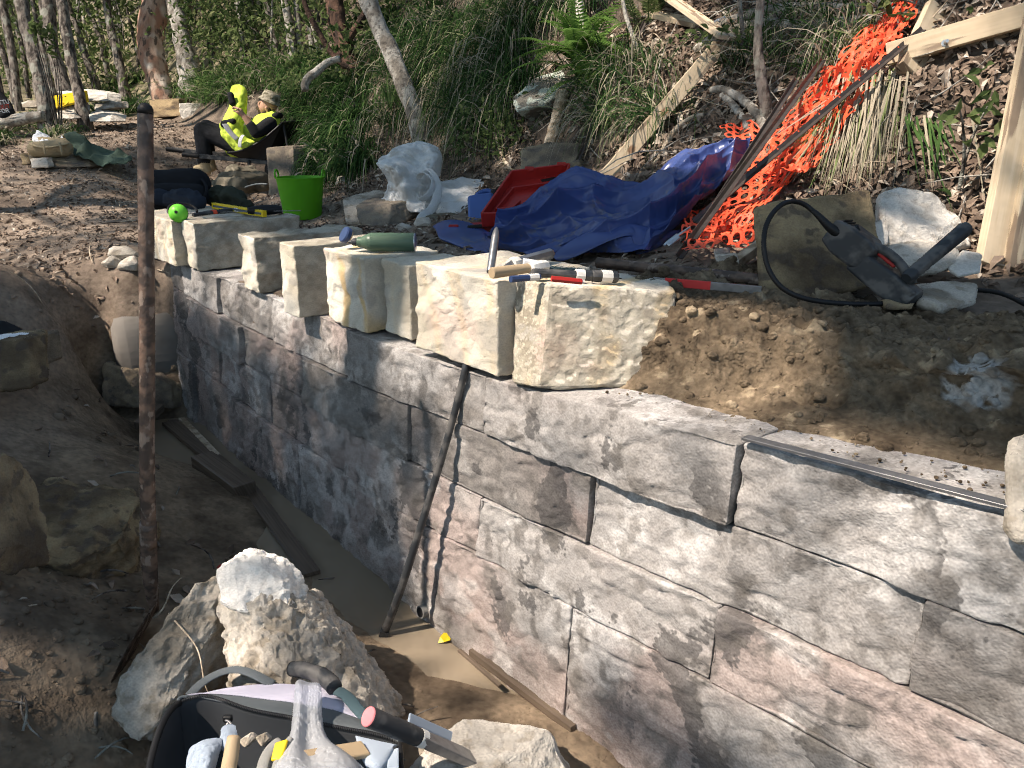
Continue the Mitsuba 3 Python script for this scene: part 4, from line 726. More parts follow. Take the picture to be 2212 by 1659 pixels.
solo('cloth', thick(g, .004), M['cloth_black'], 'black cloth bundled behind the white rag at the left edge', 'cloth', True)

kp = thing('concrete_pipe', 'old grey concrete drain pipe at the far end of the wall', 'pipe')
part(kp, 'barrel', rough(fine(lathe(W(262, 768, 4.62), W(262, 768, 4.62) + V([.75, .35, .03]), [(-.04, .10), (-.03, .185), (0, .235), (.06, .255), (.5, .26), (1, .26)], 40), .03), .006, 5, 4), M['concrete'], True)
kw = thing('weep_pipe', 'short cut plastic drain pipe poking from the wall foot', 'pipe')
q = wall_pt(2.545, .0, .035); d = unit(V([-.75, -.62, .1])); tb = tube([q - d * .06, q + d * .05], .0205, 18); part(kw, 'barrel', tb, M['grey_plastic'], 40); part(kw, 'bore', tube([q + d * .045, q + d * .0512], .0165, 16), M['black'], 40)

plank('pale split plank floating at the far end of the puddle', Wz(366, 912, .02), Wz(508, 1030, .015), .075, .02, mt='wet_wood')
plank('narrow splintered batten beside the floating plank', Wz(392, 905, .025), Wz(470, 985, .02), .03, .016, mt='driftwood', name='batten')
plank('dark thick wet timber block lying across the plank ends', Wz(436, 992, .06), Wz(530, 1060, .05), .10, .06, mt='wet_wood', name='timber_block', cat='timber block')
plank('long dark wet plank lying in the puddle below the block', Wz(536, 1052, .02), Wz(674, 1240, .012), .062, .016, mt='wet_wood')
plank('little dark timber offcut on the mud behind the shovel', Wz(300, 920, .08), Wz(345, 880, .10), .05, .04, mt='wet_wood', name='timber_block', cat='timber block')
plank('rotting board edge buried along the wall foot', wall_pt(2.80, -.03, .028), wall_pt(3.24, -.02, .036), .02, .022, mt='wet_wood', name='board', cat='board')
plank('thin splinter lying beside the rotting board', wall_pt(2.78, -.06, .035), wall_pt(2.98, -.06, .03), .012, .008, mt='wet_wood', name='splinter', cat='splinter')
m = bar(wall_pt(3.625, .052, .955), wall_pt(4.125, .062, .991), .024, .006, b=.001); solo('steel_strip', m, M['steel'], 'flat steel strip lying along the wall edge at right', 'steel strip', False)
for i, (x, y, z, c, lab) in enumerate(((917, 1322, .008, 'yellow', 'small yellow leaf floating against the wall foot'), (962, 1378, .012, 'yellow', 'bright yellow leaf standing by the drain pipe'), (12, 1452, .22, 'tan', 'big tan leaf with holes on the spoil at left'), (345, 1820, .1, 'red', ''), (300, 1682, .12, 'red', 'curled red leaf on the mud left of the bag'), (480, 1225, .05, 'red', 'pink red leaf on the trench mud'), (420, 1125, .06, 'tan', 'small brown leaf on the trench mud by the puddle'))):
    if lab:
        p = Wz(x, y, z); r = np.random.default_rng(i + 7); solo('fallen_leaf', leaves(p[None], r.normal(size=(1, 3)) * V([1, 1, .2]), V([[.1, -.35, 1.]]), V([.055 if i != 2 else .085]), V([.034 if i != 2 else .06]), .1, .2), M[c], lab, 'leaf', False)
def root(label, pts, r=.0025, mt='driftwood'): solo('root', tube([W(*p) for p in pts], np.linspace(r, r * .5, len(pts)), 6, 24, rough=r * .5, freq=60), M[mt], label, 'root', True)
root('pale root sticking up beside the shovel socket', [(330, 1335, 2.25), (356, 1308, 2.24), (372, 1270, 2.22), (392, 1248, 2.22)], .003)
root('thin root hanging down over the tilted slab', [(365, 1325, 2.1), (395, 1360, 2.06), (425, 1400, 2.03), (438, 1455, 1.97), (452, 1500, 1.92)], .0025)
root('forked pale root on the spoil at the left edge', [(-5, 1352, 2.2), (30, 1325, 2.22), (55, 1312, 2.24), (80, 1306, 2.25)], .003)
root('pale root snaking over the near spoil', [(100, 1505, 2.06), (140, 1515, 2.04), (150, 1550, 2.02), (145, 1575, 2.01)], .0035)
root('thick pale root on the spoil near the bottom edge', [(208, 1540, 2.02), (210, 1580, 1.98), (222, 1605, 1.96), (232, 1615, 1.95)], .005, 'bark_grey')
root('white hair root on the cut bank', [(1790, 950, 1.66), (1835, 948, 1.665), (1880, 952, 1.67)], .0012)
root('brown root hanging on the cut bank under the breaker', [(2050, 730, 1.82), (2045, 755, 1.79), (2040, 790, 1.755), (2036, 812, 1.735)], .003, 'rust')
root('pale root across the right of the cut bank', [(2185, 880, 1.63), (2210, 905, 1.6), (2228, 920, 1.58)], .0025)
root('hanging root low on the cut bank', [(1945, 925, 1.68), (1950, 945, 1.665), (1945, 975, 1.65)], .0025, 'rust')

# open tool bag with its contents
bag = thing('tool_bag', 'open grey and black zip tool bag at the bottom of the picture', 'bag')
zip_ = [W(388, 1518, 1.80), W(420, 1506, 1.81), (W(520, 1527, 1.78)), W(640, 1552, 1.75), W(740, 1573, 1.735), W(825, 1590, 1.73), W(862, 1604, 1.72)]
topl = [W(400, 1506, 1.83), W(470, 1490, 1.88), W(560, 1478, 1.90), W(650, 1478, 1.90), W(740, 1496, 1.88), W(820, 1560, 1.82), W(845, 1585, 1.77)]
mid = [a * .58 + b * .42 for a, b in zip(zip_, topl)]
for nm, r0, r1, mt in (('lid_lining', mid, topl, 'lining'), ('lid_strip', zip_, mid, 'cloth_grey')):
    g = patch([r0, [(a + b) / 2 + V([0, -.012, .008]) for a, b in zip(r0, r1)], r1], 14, 50); g = g + V([0, -.3, .9]) * (.010 * (meshkit.fbm(g * 14, 3, 5) - .5))[..., None]; part(bag, nm, thick(g, .003), M[mt], True)
zp = spline(zip_, 90); part(bag, 'zip_tape', tube(zp, .0045, 8), M['black'], True)
tee = [box(p + V([0, -.004, .002]), (.0022, .006, .006), None, .0006) for p in spline(zip_, 130)]; part(bag, 'zip_teeth', join(tee), M['dusty'], False)
lr = [W(388, 1518, 1.80), W(356, 1552, 1.74), W(334, 1610, 1.68), W(318, 1690, 1.6), W(315, 1760, 1.55)]; rr_ = [W(862, 1604, 1.72), W(866, 1640, 1.68), W(868, 1720, 1.6), W(866, 1800, 1.55)]
part(bag, 'rim_piping', tube(lr, .0075, 10, 30), M['black'], True); part(bag, 'rim_piping', tube(rr_, .006, 10, 24), M['black'], True)
rim = V(list(spline(lr[::-1], 14)) + list(spline(zip_, 24)) + list(spline(rr_, 12))); low = rim * V([1, 1, 0]) + V([0, 0, .06]); low[:, :2] = low[:, :2] + (low[:, :2].mean(0) - low[:, :2]) * .1
g = np.stack([rim, rim * .5 + low * .5 + V([0, 0, -.02]) + (rim - rim.mean(0)) * V([.06, .06, 0]), low]); gb = patch(g, 30, 90); gb = gb + (gb - gb.mean((0, 1))) * V([1, 1, 0]) * (.10 * (meshkit.fbm(gb * V([16, 16, 9]), 3, 8) - .5) + .08 * np.abs(meshkit.noise(gb * V([14, 14, 5.]), 9) - .5))[..., None] * np.linspace(0, 1, 30)[:, None, None] ** .6; part(bag, 'body', thick(gb, .004), M['bag_fabric'], True)
fl = low; part(bag, 'base', trimesh.Trimesh(np.vstack([fl, fl.mean(0)]), [[i, i + 1, len(fl)] for i in range(len(fl) - 1)] + [[len(fl) - 1, 0, len(fl)]], process=False), M['cloth_black'], False)
part(bag, 'strap', tube([W(412, 1500, 1.85), W(450, 1466, 1.90), W(500, 1447, 1.93), (W(545, 1455, 1.92)), W(590, 1478, 1.90)], .013, 10, 40, flat=.28), M['cloth_grey'], True)
part(bag, 'strap_pad', tube([W(632, 1446, 1.93), W(660, 1448, 1.91), W(700, 1464, 1.88), W(722, 1486, 1.85)], .019, 12, 30, rough=.004, freq=60), M['dusty'], True)
part(bag, 'strap_tail', tube([W(728, 1492, 1.85), W(756, 1512, 1.82), W(780, 1540, 1.78), W(800, 1556, 1.76)], .014, 10, 24, flat=.3, rough=.003, freq=50), M['teal'], True)
g = patch([[W(768, 1592, 1.71), W(815, 1603, 1.70), W(858, 1612, 1.70)], [W(780, 1630, 1.66), W(815, 1650, 1.62), W(845, 1625, 1.67)], [W(800, 1665, 1.64), W(820, 1668, 1.64), W(850, 1665, 1.65)]], 16, 18); part(bag, 'pocket', thick(g, .003), M['blue_rag'], True)
g = patch([[W(842, 1625, 1.68), W(862, 1618, 1.68)], [W(836, 1665, 1.6), W(862, 1660, 1.6)]], 8, 8); part(bag, 'pocket_flap', thick(g, .003), M['blue_rag'], True)
pull = thing('zip_clip', 'small dark metal clip hanging inside the open bag', 'clip'); part(pull, 'loop', tube([W(487, 1556, 1.72), W(496, 1560, 1.715), W(503, 1585, 1.70), W(498, 1608, 1.69), W(488, 1604, 1.69), W(488, 1570, 1.71), W(494, 1560, 1.715)], .003, 8, 40), M['steel'], True); part(pull, 'tab', box(W(492, 1552, 1.725), (.02, .004, .016)), M['black'])
def rag(label, rows, mt, seed, th=.004, amp=.014, name='rag', cat='rag', nu=50, nv=50, fq=22):
    g = patch(rows, nu, nv); g = g + V([0, -.6, .8]) * (amp * (meshkit.fbm(g * fq, 3, seed) - .5) + amp * 1.2 * (np.abs(meshkit.noise(g * fq * 2.2, seed + 2) - .5) - .2) + amp * .5 * np.abs(meshkit.noise(g * fq * 5, seed + 3) - .5))[..., None]; return solo(name, thick(g, th), M[mt], label, cat, True)
rag('pale blue rag stuffed at the left inside the tool bag', [[W(412, 1618, 1.62), W(445, 1600, 1.63), W(476, 1598, 1.64)], [W(405, 1650, 1.58), W(440, 1635, 1.57), W(468, 1632, 1.6)], [W(408, 1690, 1.55), W(430, 1690, 1.54), W(455, 1680, 1.57)]], 'blue_rag', 3)
rag('small pale blue cloth below the dark clip in the tool bag', [[W(480, 1575, 1.68), W(495, 1568, 1.69), W(508, 1572, 1.69)], [W(478, 1600, 1.65), W(492, 1602, 1.64), W(510, 1598, 1.66)], [W(484, 1618, 1.64), W(496, 1622, 1.63), W(506, 1615, 1.65)]], 'blue_rag', 4, amp=.008)
solo('chisel_handle', tube([W(505, 1592, 1.60), W(500, 1625, 1.58), W(488, 1690, 1.53)], [.013, .0145, .014], 12, 12, rough=.0015, freq=50), M['wood'], 'light wooden tool handle standing in the tool bag', 'handle', True)
kc = thing('hand_clamp', 'grey plastic hand clamp with a yellow patch inside the bag', 'clamp')
part(kc, 'jaw', tube([W(628, 1563 + 30, 1.62), W(612, 1620, 1.6), W(598, 1655, 1.57), W(590, 1700, 1.53)], [.006, .009, .010, .010], 10, 20, flat=.6), M['grey_plastic'], True); part(kc, 'handle', tube([W(605, 1600, 1.63), W(585, 1620, 1.61), (W(570, 1650, 1.58)), W(566, 1700, 1.54)], [.011, .013, .013, .012], 10, 20, flat=.6), M['grey_plastic'], True); part(kc, 'pad', hull([W(598, 1608, 1.602), W(618, 1602, 1.605), W(606, 1638, 1.58), W(590, 1640, 1.58)], .004), M['yellow'], 30)
prock('small grey chip of stone inside the tool bag', [(520, 1600, 1.64), (540, 1588, 1.65), (548, 1594, 1.65), (530, 1612, 1.63)], (0, .015, -.01), 430, 'pale', amp=.002, freq=40, edge=.006, b=.003)
prock('second round pebble of stone inside the tool bag', [(556, 1594, 1.64), (570, 1588, 1.65), (578, 1596, 1.65), (566, 1610, 1.63)], (0, .015, -.01), 431, 'pale', amp=.002, freq=40, edge=.006, b=.003)
m = bar(W(660, 1640, 1.58), W(790, 1618, 1.66), .045, .012); solo('wood_float', m, M['wood'], 'flat piece of light wood under the plastic in the tool bag', 'wood', False)
g = patch([[W(640, 1476, 1.79), W(652, 1468, 1.80), W(668, 1474, 1.80), W(684, 1474, 1.80), W(694, 1484, 1.79)], [W(634, 1530, 1.74), W(650, 1520, 1.72), W(664, 1535, 1.72), W(682, 1528, 1.73), W(697, 1535, 1.74)], [W(626, 1590, 1.68), W(645, 1580, 1.65), W(665, 1600, 1.65), W(690, 1590, 1.66), W(712, 1600, 1.68)], [W(600, 1640, 1.6), W(640, 1625, 1.57), W(675, 1640, 1.57), W(720, 1625, 1.58), W(765, 1640, 1.62)], [W(580, 1700, 1.52), W(630, 1690, 1.49), W(680, 1700, 1.48), W(740, 1690, 1.5), W(800, 1700, 1.54)]], 150, 120)
u_ = np.linspace(0, 1, 120)[None, :] * 70; ripple = .0011 * np.abs(np.sin(u_ / 2 + 9 * meshkit.fbm(g * 12, 2))) + .034 * np.abs(meshkit.fbm(g * V([34, 34, 20]), 2, 2) - .5) + .013 * np.abs(meshkit.fbm(g * 85, 2, 4) - .5)
g = g + V([0, -.7, .5]) * ripple[..., None]; solo('plastic_bag', grid_mesh(g), M['clear'], 'crumpled clear plastic bag hanging out of the tool bag', 'plastic bag', False)
mh = thing('bolster_chisel', 'black bolster handle with a pink red end lying across the bag', 'chisel')
a_, b_ = W(796, 1548, 1.60), W(1048, 1652, 1.78); ax_ = b_ - a_
part(mh, 'grip', lathe(a_, a_ + ax_ * .46, [(0, .0195), (.02, .0205), (.4, .019), (.42, .0205), (.7, .0195), (.99, .017), (1, .012)], 24), M['dusty'], 30); part(mh, 'end_cap', lathe(a_ - unit(ax_) * .004, a_ + ax_ * .01, [(0, .015), (.3, .019), (1, .0205)], 24), M['pink'], 30)
part(mh, 'collar', lathe(a_ + ax_ * .40, a_ + ax_ * .45, [(0, .0186), (1, .0182)], 20), M['tape'], 30); part(mh, 'blade', hull([a_ + ax_ * s + unit(np.cross(ax_, V([0, 0, 1.]))) * w + V([0, 0, h]) for s, ws, hs in ((.44, (-.015, .015), (-.012, .012)), (.80, (-.022, .022), (-.008, .008)), (.93, (-.022, .022), (-.004, .004))) for w in ws for h in hs], .003), M['steel'], 25)
part(mh, 'toothed_edge', join([hull([a_ + ax_ * .925 + unit(np.cross(ax_, V([0, 0, 1.]))) * (w + e) + V([0, 0, h]) for e in (-.003, .003) for h in (-.004, .004)] + [a_ + ax_ * .975 + unit(np.cross(ax_, V([0, 0, 1.]))) * w]) for w in np.linspace(-.019, .019, 6)]), M['tape'], False)
a_, b_ = W(885, 1556, 1.74), W(985, 1600, 1.84); m = hull([p + q for p in (a_, b_) for q in (V([.0, .012, .005]), V([0, -.012, .005]), V([0, .01, -.004]), V([0, -.01, -.004]))], .003); solo('trowel', m, M['blue_rag'], 'pale blue dusty trowel blade lying under the pink ended handle', 'trowel', 30)
prock('reddish pebble in the shade below the tool bag corner', [(905, 1612, 1.86), (925, 1602, 1.87), (955, 1610, 1.87), (950, 1640, 1.84), (915, 1642, 1.83)], (0, .03, -.02), 432, 'pale', amp=.003, freq=25, edge=.01, b=.006)

# ---------------------------------------------------------------- work terrace: tools, stones, tarpaulin, netting, timbers
S1, S4, S6 = 1.070, 1.127, 1.167          # tops of the capping stones
def rod(label, a, b, r, mt, name, cat, n=12, **kw): return solo(name, tube([a, b] if not isinstance(a, list) else a, r, n, kw.pop('seg', None), **kw), M[mt], label, cat, 30)
# on the grey stone
em = thing('ear_muff', 'lime green ear muff lying on the leftmost stones', 'ear muff'); c = W(383, 446, 4.0); c[2] = S1 + .036; d = unit(V([.25, -1, .15]))
part(em, 'cup', lathe(c - d * .012, c + d * .038, [(0, .042), (.25, .045), (.6, .041), (.85, .030), (.97, .014), (1, .002)], 26), M['lime'], True); part(em, 'cushion', lathe(c - d * .034, c - d * .010, [(0, .030), (.2, .044), (.8, .046), (1, .040)], 24), M['black'], True); part(em, 'band', tube([c + V([-.05, .01, 0]), c + V([-.055, .05, .03]), c + V([0, .10, .035]), c + V([.07, .06, 0])], .006, 8, 20), M['black'], True)
part(em, 'emblem', lathe(c + d * .036 + V([-.004, 0, .004]), c + d * .0392 + V([-.004, 0, .004]), [(0, .008), (1, .0075)], 12), M['black'], 30)
def onz(x, y, z): p = Wz(x, y, z); return p
lv = thing('spirit_level', 'yellow spirit level lying on the long grey capping stone', 'spirit level'); a, b = onz(461, 444, S1 + .02), onz(572, 462, S1 + .02)
part(lv, 'beam', bar(a, b, .022, .032, b=.002), M['yellow'], False); part(lv, 'vial', bar(a + (b - a) * .46, a + (b - a) * .54, .0225, .02, b=.002), M['paper'], False); part(lv, 'face', bar(a + (b - a) * .03, a + (b - a) * .97, .0226, .012, b=.001), M['cloth_grey'], False)
a, b = onz(418, 465, S1 + .012), onz(522, 452, S1 + .012); ch = thing('hand_saw_handle', 'grey hand tool with an orange band in front of the yellow level', 'hand tool'); part(ch, 'shaft', tube([a, a + (b - a) * .6, b], [.011, .014, .008], 10, 12), M['dusty'], True); part(ch, 'band', tube([a + (b - a) * .36, a + (b - a) * .44], .0155, 10), M['orange'], 30)
a, b = onz(535, 455, S1 + .03), onz(608, 452, S1 + .03); dk = thing('multi_tool', 'black and red power tool lying beside the green tub', 'power tool'); part(dk, 'body', tube([a, a + (b - a) * .3, a + (b - a) * .8, b], [.016, .024, .024, .018], 10, 16), M['black'], True); part(dk, 'switch', tube([a + (b - a) * .45, a + (b - a) * .7], .0245, 10), M['red'], 30)
rod('thin steel wire lying from the ear muff to the green tub', onz(396, 460, S1 + .004), onz(650, 455, S1 + .03), .0022, 'steel', 'wire', 'wire', 6)
# bottle
bt = thing('water_bottle', 'dented green metal water bottle lying on the cream stones', 'bottle'); b, a = W(897, 521, 2.72), W(770, 514, 2.72); a[2] = b[2] = S4 + .03; ax_ = b - a
part(bt, 'body', rough(fine(lathe(a, b, [(0, .010), (.02, .016), (.08, .0175), (.12, .021), (.20, .028), (.25, .0305), (.97, .0305), (.985, .030), (1, .026)], 30), .012), .0007, 40, 3), M['bottle'], 40); part(bt, 'neck', lathe(a - ax_ * .14, a + ax_ * .02, [(0, .004), (.3, .006), (.45, .012), (.8, .0135), (1, .011)], 16), M['dusty'], 30); part(bt, 'rim', lathe(b - ax_ * .012, b + ax_ * .004, [(0, .0311), (1, .0311)], 28), M['bright_steel'], 30)
c = W(747, 508, 2.78); d = unit(V([-.62, -.4, .42])); cp = thing('bottle_cap', 'dark blue screw cap propped beside the water bottle neck', 'cap'); part(cp, 'lid', lathe(c - d * .008, c + d * .010, [(0, .028), (.7, .029), (1, .026)], 26), M['cap_blue'], 30); part(cp, 'seal', lathe(c - d * .014, c - d * .007, [(0, .024), (1, .0265)], 24), M['tan'], 30)
# masons tools on the white stone
a, b = W(1060, 583, 2.16), W(1073, 490, 2.22); pt = thing('point_chisel', 'round steel point standing upright on the white stone', 'chisel'); part(pt, 'shaft', lathe(a - (b - a) * .05, b, [(0, .0105), (.75, .0108), (.88, .0085), (.96, .005), (1, .001)], 18), M['steel'], True)
a, b = W(1070, 582, 2.13), W(1190, 548, 2.32); hx = thing('pitching_chisel', 'thick octagonal steel pitching chisel lying behind the hammer handle', 'chisel'); part(hx, 'shaft', lathe(a + (b - a) * .3, b, [(0, .0165), (.96, .0165), (1, .014)], 8), M['steel'], False); part(hx, 'tip', hull([a + (b - a) * .32 + q for q in (V([.0, .02, 0]), V([0, -.02, 0]), V([0, 0, .017]), V([0, 0, -.015]))] + [a + V([0, .018, -.008]), a + V([0, -.018, -.008])]), M['steel'], False); part(hx, 'tape', lathe(a + (b - a) * .27, a + (b - a) * .38, [(0, .0185), (.5, .0195), (1, .018)], 10), M['tape'], False)
a, b = W(1062, 590, 2.04), W(1150, 578, 2.12); hm = thing('hammer', 'club hammer with a pale wooden handle on the white stone', 'hammer'); part(hm, 'handle', lathe(a, b, [(0, .0135), (.03, .0148), (.6, .0135), (1, .012)], 16), M['wood'], 40); part(hm, 'head', lathe(b - (b - a) * .05 + V([0, -.012, 0]), b + (b - a) * .35, [(0, .016), (.3, .0185), (.7, .0175), (1, .015)], 8), M['tape'], False)
a, b = W(1150, 588, 2.07), W(1334, 599, 2.13); tc = thing('taped_chisel', 'long dark chisel with bands of white tape on the largest stone', 'chisel'); part(tc, 'shaft', lathe(a, a + (b - a) * .58, [(0, .009), (.05, .0105), (1, .0105)], 10), M['dusty'], 30); part(tc, 'head', lathe(a + (b - a) * .57, b, [(0, .014), (.26, .014), (.27, .012), (.30, .0155), (.97, .0155), (1, .013)], 8), M['dusty'], False)
for s0, s1, r in ((.50, .60, .0152), (.80, .925, .0168)): part(tc, 'tape', lathe(a + (b - a) * s0, a + (b - a) * s1, [(0, r), (.5, r * 1.03), (1, r)], 10), M['tape'], False)
a, b = W(1103, 603, 2.0), W(1165, 598, 2.05); bc = thing('blue_chisel', 'short blue grey chisel at the joint of the last two stones', 'chisel'); part(bc, 'shaft', tube([a, b], .0085, 8), M['cap_blue'], 30); part(bc, 'tape', tube([a + (b - a) * .62, a + (b - a) * .95], .0092, 8), M['tape'], 30)
a, b = W(1191, 602, 2.0), W(1262, 609, 2.02); rd = thing('red_chisel', 'small red chisel lying in front of the taped one', 'chisel'); part(rd, 'shaft', tube([a, a + (b - a) * .92], .0078, 6), M['red'], False); part(rd, 'tip', tube([a + (b - a) * .9, b], [.006, .0045], 6), M['tape'], False)
a, b, c = W(1132, 572, 2.14), W(1182, 580, 2.17), W(1262, 590, 2.2); br = thing('dust_brush', 'clear handled brush with blue green bristles behind the chisels', 'brush'); part(br, 'handle', hull([p + q for p in (a, b) for q in (V([0, .018, 0]), V([0, -.018, 0]), V([0, .016, .012]), V([0, -.016, .012]))], .003), M['plastic_white'], 30)
rr = np.random.default_rng(3); N = 420; s = rr.random(N); rt = b + (c - b) * s[:, None] * .8 + rr.normal(size=(N, 3)) * V([0, .012, .003]); part(br, 'bristles', blades(rt, unit(np.tile(unit(c - b), (N, 1)) + rr.normal(size=(N, 3)) * V([.1, .2, .25]) + V([0, 0, .22])), np.full(N, .034), np.full(N, .0022), np.full(N, .3), 4, 5), M['teal'], False)
a, b = Wz(1290, 567, 1.118), Wz(1645, 604, 1.112); rod('long rusty round bar lying on the terrace behind the tools', a, b, .0165, 'rust', 'steel_bar', 'steel bar', 14)
a, b = Wz(1335, 600, 1.112), Wz(1645, 627, 1.105); fb = thing('flat_bar', 'flat grey bar with a red painted length on the terrace edge', 'flat bar'); part(fb, 'bar', bar(a, b, .008, .022, b=.001), M['steel'], False); part(fb, 'paint', bar(a + (b - a) * .34, a + (b - a) * .66, .0088, .0226, b=.001), M['paint_red'], False)
pl = plank; pl('short weathered timber end sticking out left of the stained block', W(1572, 580, 2.62), W(1668, 512, 2.75), .035, .03, mt='driftwood', name='timber_offcut', cat='timber offcut')
# rocks on the terrace
prock('sawn grey block lying behind the water bottle', [(744, 432, 5.5), (752, 480, 5.35), (805, 488, 5.3), (815, 425, 5.6), (792, 420, 5.8), (880, 432, 5.7)], (.04, .2, 0), 501, 'pale', (0, 0), amp=.006, freq=8, edge=.02)
prock('rough brown block in front of the bulk bag', [(775, 448, 5.2), (783, 487, 5.1), (838, 490, 5.05), (900, 465, 5.3), (903, 432, 5.4), (845, 447, 5.12), (800, 432, 5.5)], (.05, .2, 0), 502, 'brown', (0, .55), amp=.012, freq=8, edge=.018)
prock('upright squared stone post between the wheelbarrow and the green tub', [(579, 322, 7.6), (632, 318, 7.65), (637, 432, 7.45), (586, 440, 7.4)], (.08, .22, 0), 503, 'brown', (0, .5), amp=.010, freq=6, edge=.03)
prock('broad stained block of stone leaning on the terrace behind the cord', [(1636, 456, 2.42), (1700, 443, 2.44), (1868, 420, 2.55), (1884, 520, 2.5), (1882, 610, 2.4), (1760, 640, 2.32), (1655, 652, 2.27)], (.06, .13, -.02), 504, 'brown', (0, 0), amp=.008, freq=10, edge=.010, b=.012)
prock('big white and pink rock with a grey broken side on the terrace', [(1910, 430, 2.75), (1945, 416, 2.85), (2010, 425, 2.85), (2060, 470, 2.8), (2085, 530, 2.75), (2010, 535, 2.62), (1925, 525, 2.6), (1908, 490, 2.62)], (.06, .15, -.02), 505, 'pale', (.55, 0), amp=.014, freq=9, edge=.012)
prock('small yellow white stone beside the big white rock', [(1882, 492, 2.6), (1905, 478, 2.62), (1915, 500, 2.6), (1912, 528, 2.57), (1885, 530, 2.56)], (.02, .05, 0), 506, 'pale', (.5, 0), amp=.004, freq=18, edge=.01, b=.006)
prock('low grey white rock below the big white one', [(1922, 540, 2.5), (1990, 524, 2.56), (2062, 545, 2.5), (2055, 572, 2.42), (1990, 590, 2.38), (1935, 578, 2.4)], (.02, .10, -.02), 507, 'pale', (.15, 0), amp=.008, freq=12, edge=.011)
prock('white flake of stone at the foot of the right posts', [(2050, 580, 2.4), (2085, 550, 2.45), (2118, 555, 2.45), (2112, 588, 2.38), (2070, 596, 2.36)], (.02, .05, 0), 508, 'pale', (.5, 0), amp=.004, freq=16, edge=.01, b=.005)
prock('grey brown stone on the terrace edge below the breaker', [(1990, 625, 2.22), (2050, 615, 2.27), (2100, 622, 2.25), (2096, 652, 2.15), (2025, 668, 2.08), (1992, 655, 2.1)], (.02, .08, -.02), 509, 'pale', (0, .0), amp=.006, freq=14, edge=.01)
prock('brown clod shaped stone under the breaker nose', [(1912, 652, 2.12), (1940, 640, 2.16), (1972, 648, 2.13), (1965, 664, 2.08), (1920, 664, 2.08)], (.01, .04, -.01), 510, 'brown', (0, .1), amp=.004, freq=20, edge=.01, b=.006)
prock('little grey stone among the netting', [(1545, 545, 2.75), (1572, 540, 2.78), (1578, 565, 2.7), (1552, 572, 2.68)], (.01, .04, 0), 511, 'pale', (.2, 0), amp=.003, freq=25, edge=.01, b=.005)
prock('speckled grey lump beside the timber offcut', [(1553, 558, 2.62), (1590, 555, 2.64), (1596, 580, 2.58), (1556, 584, 2.56)], (.01, .05, 0), 512, 'pale', (0, .0), amp=.003, freq=30, edge=.01, b=.005)
prock('lichen covered pale rock under the fern', [(1112, 215, 6.3), (1150, 175, 6.4), (1212, 155, 6.4), (1230, 185, 6.2), (1180, 225, 6.1), (1120, 238, 6.1)], (.1, .2, -.05), 513, 'lichen', (0, 0), amp=.015, freq=6, edge=.03, onland=True)
prock('dark mossy rock face low on the bank behind the red case', [(1130, 330, 5.7), (1180, 310, 5.8), (1245, 320, 5.7), (1250, 392, 5.5), (1125, 398, 5.5)], (.1, .2, -.02), 514, 'brown', (0, .3), amp=.02, freq=6, edge=.03, onland=True)
for i, (x, y, s, lab) in enumerate(((735, 398, .11, 'pale stone on the ground right of the green tub'), (712, 372, .09, 'whitish stone under the rushes right of the stone post'), (915, 488, .07, 'small flat stone left of the tarpaulin end'), (875, 496, .06, 'brown stone scrap behind the water bottle'), (268, 560, .12, 'grey stone at the track edge right beside the shovel'), (285, 582, .10, 'round stone just below the grey one by the shovel'), (245, 575, .08, 'smaller stone left of the two by the shovel'), (1930, 470 + 155, .05, 'pebble below the white rocks'))):
    g = land(x, y); m = rock_at(g + V([0, 0, s * .25]), (s * 1.5, s, s * .8), 540 + i, amp=.004, edge=.02, b=.008); solo('stone', m, M['pale'], lab, 'stone', True, uv=np.tile([.2, 0], (len(m.vertices), 1)))
# green tub
g = land(655, 472); t = g[1] / ray(655, 472)[1]; px = t / 1770.; tub = thing('rubber_tub', 'lime green flexible tub with two handles on the terrace', 'tub'); h = 84 * px / math.cos(.28)
part(tub, 'wall', lathe(g, g + V([0, 0, h]), [(0, .001), (0, 36 * px), (.02, 39 * px), (.5, 44.5 * px), (.95, 49.5 * px), (.97, 51 * px), (1, 51 * px), (1, 48.5 * px), (.5, 43.5 * px), (.03, 38 * px), (.03, .001)], 44), M['green'], 50)
for s in (-1, 1):
    q = g + V([s * 49 * px, 0, h]); part(tub, 'handle', tube([q + V([0, -12 * px, -2 * px]), q + V([s * 1 * px, -7 * px, 13 * px]), q + V([s * px, 7 * px, 13 * px]), q + V([0, 12 * px, -2 * px])], 2.1 * px, 8, 20), M['green'], True)
# bulk bags
def cloth(rows, nu, nv, amp, fq, seed, nrm=(0, -.8, .5), ridge=0., fine_=0.):
    g = patch(rows, nu, nv); q = g.reshape(-1, 3)
    f = meshkit.fbm(q * fq, 3, seed) - .5; rg = (.5 - np.abs(meshkit.fbm(q * fq * .9 + 7, 2, seed + 1) - .5) * 2); d = amp * (f + ridge * np.maximum(rg - .2, 0) * 2) + fine_ * (meshkit.fbm(q * fq * 5, 2, seed + 3) - .5)
    return g + V(nrm) * d.reshape(g.shape[:2])[..., None]
bb = thing('bulk_bag', 'crumpled empty white bulk bag standing behind the brown block', 'bag')
rows = [[W(822, 345, 5.5), W(860, 318, 5.6), W(905, 304, 5.7), W(945, 318, 5.7), W(952, 352, 5.7)], [W(820, 362, 5.35), W(862, 345, 5.3), W(905, 335, 5.45), W(935, 350, 5.4), W(950, 380, 5.6)], [W(838, 395, 5.35), W(865, 380, 5.2), W(895, 390, 5.25), W(918, 400, 5.3), W(948, 410, 5.5)], [W(822, 428, 5.4), W(862, 425, 5.25), W(890, 440, 5.2), W(915, 430, 5.25), W(945, 445, 5.4)], [W(830, 442, 5.4), W(868, 448, 5.25), W(905, 462, 5.15), W(925, 465, 5.2), W(940, 470, 5.35)]]
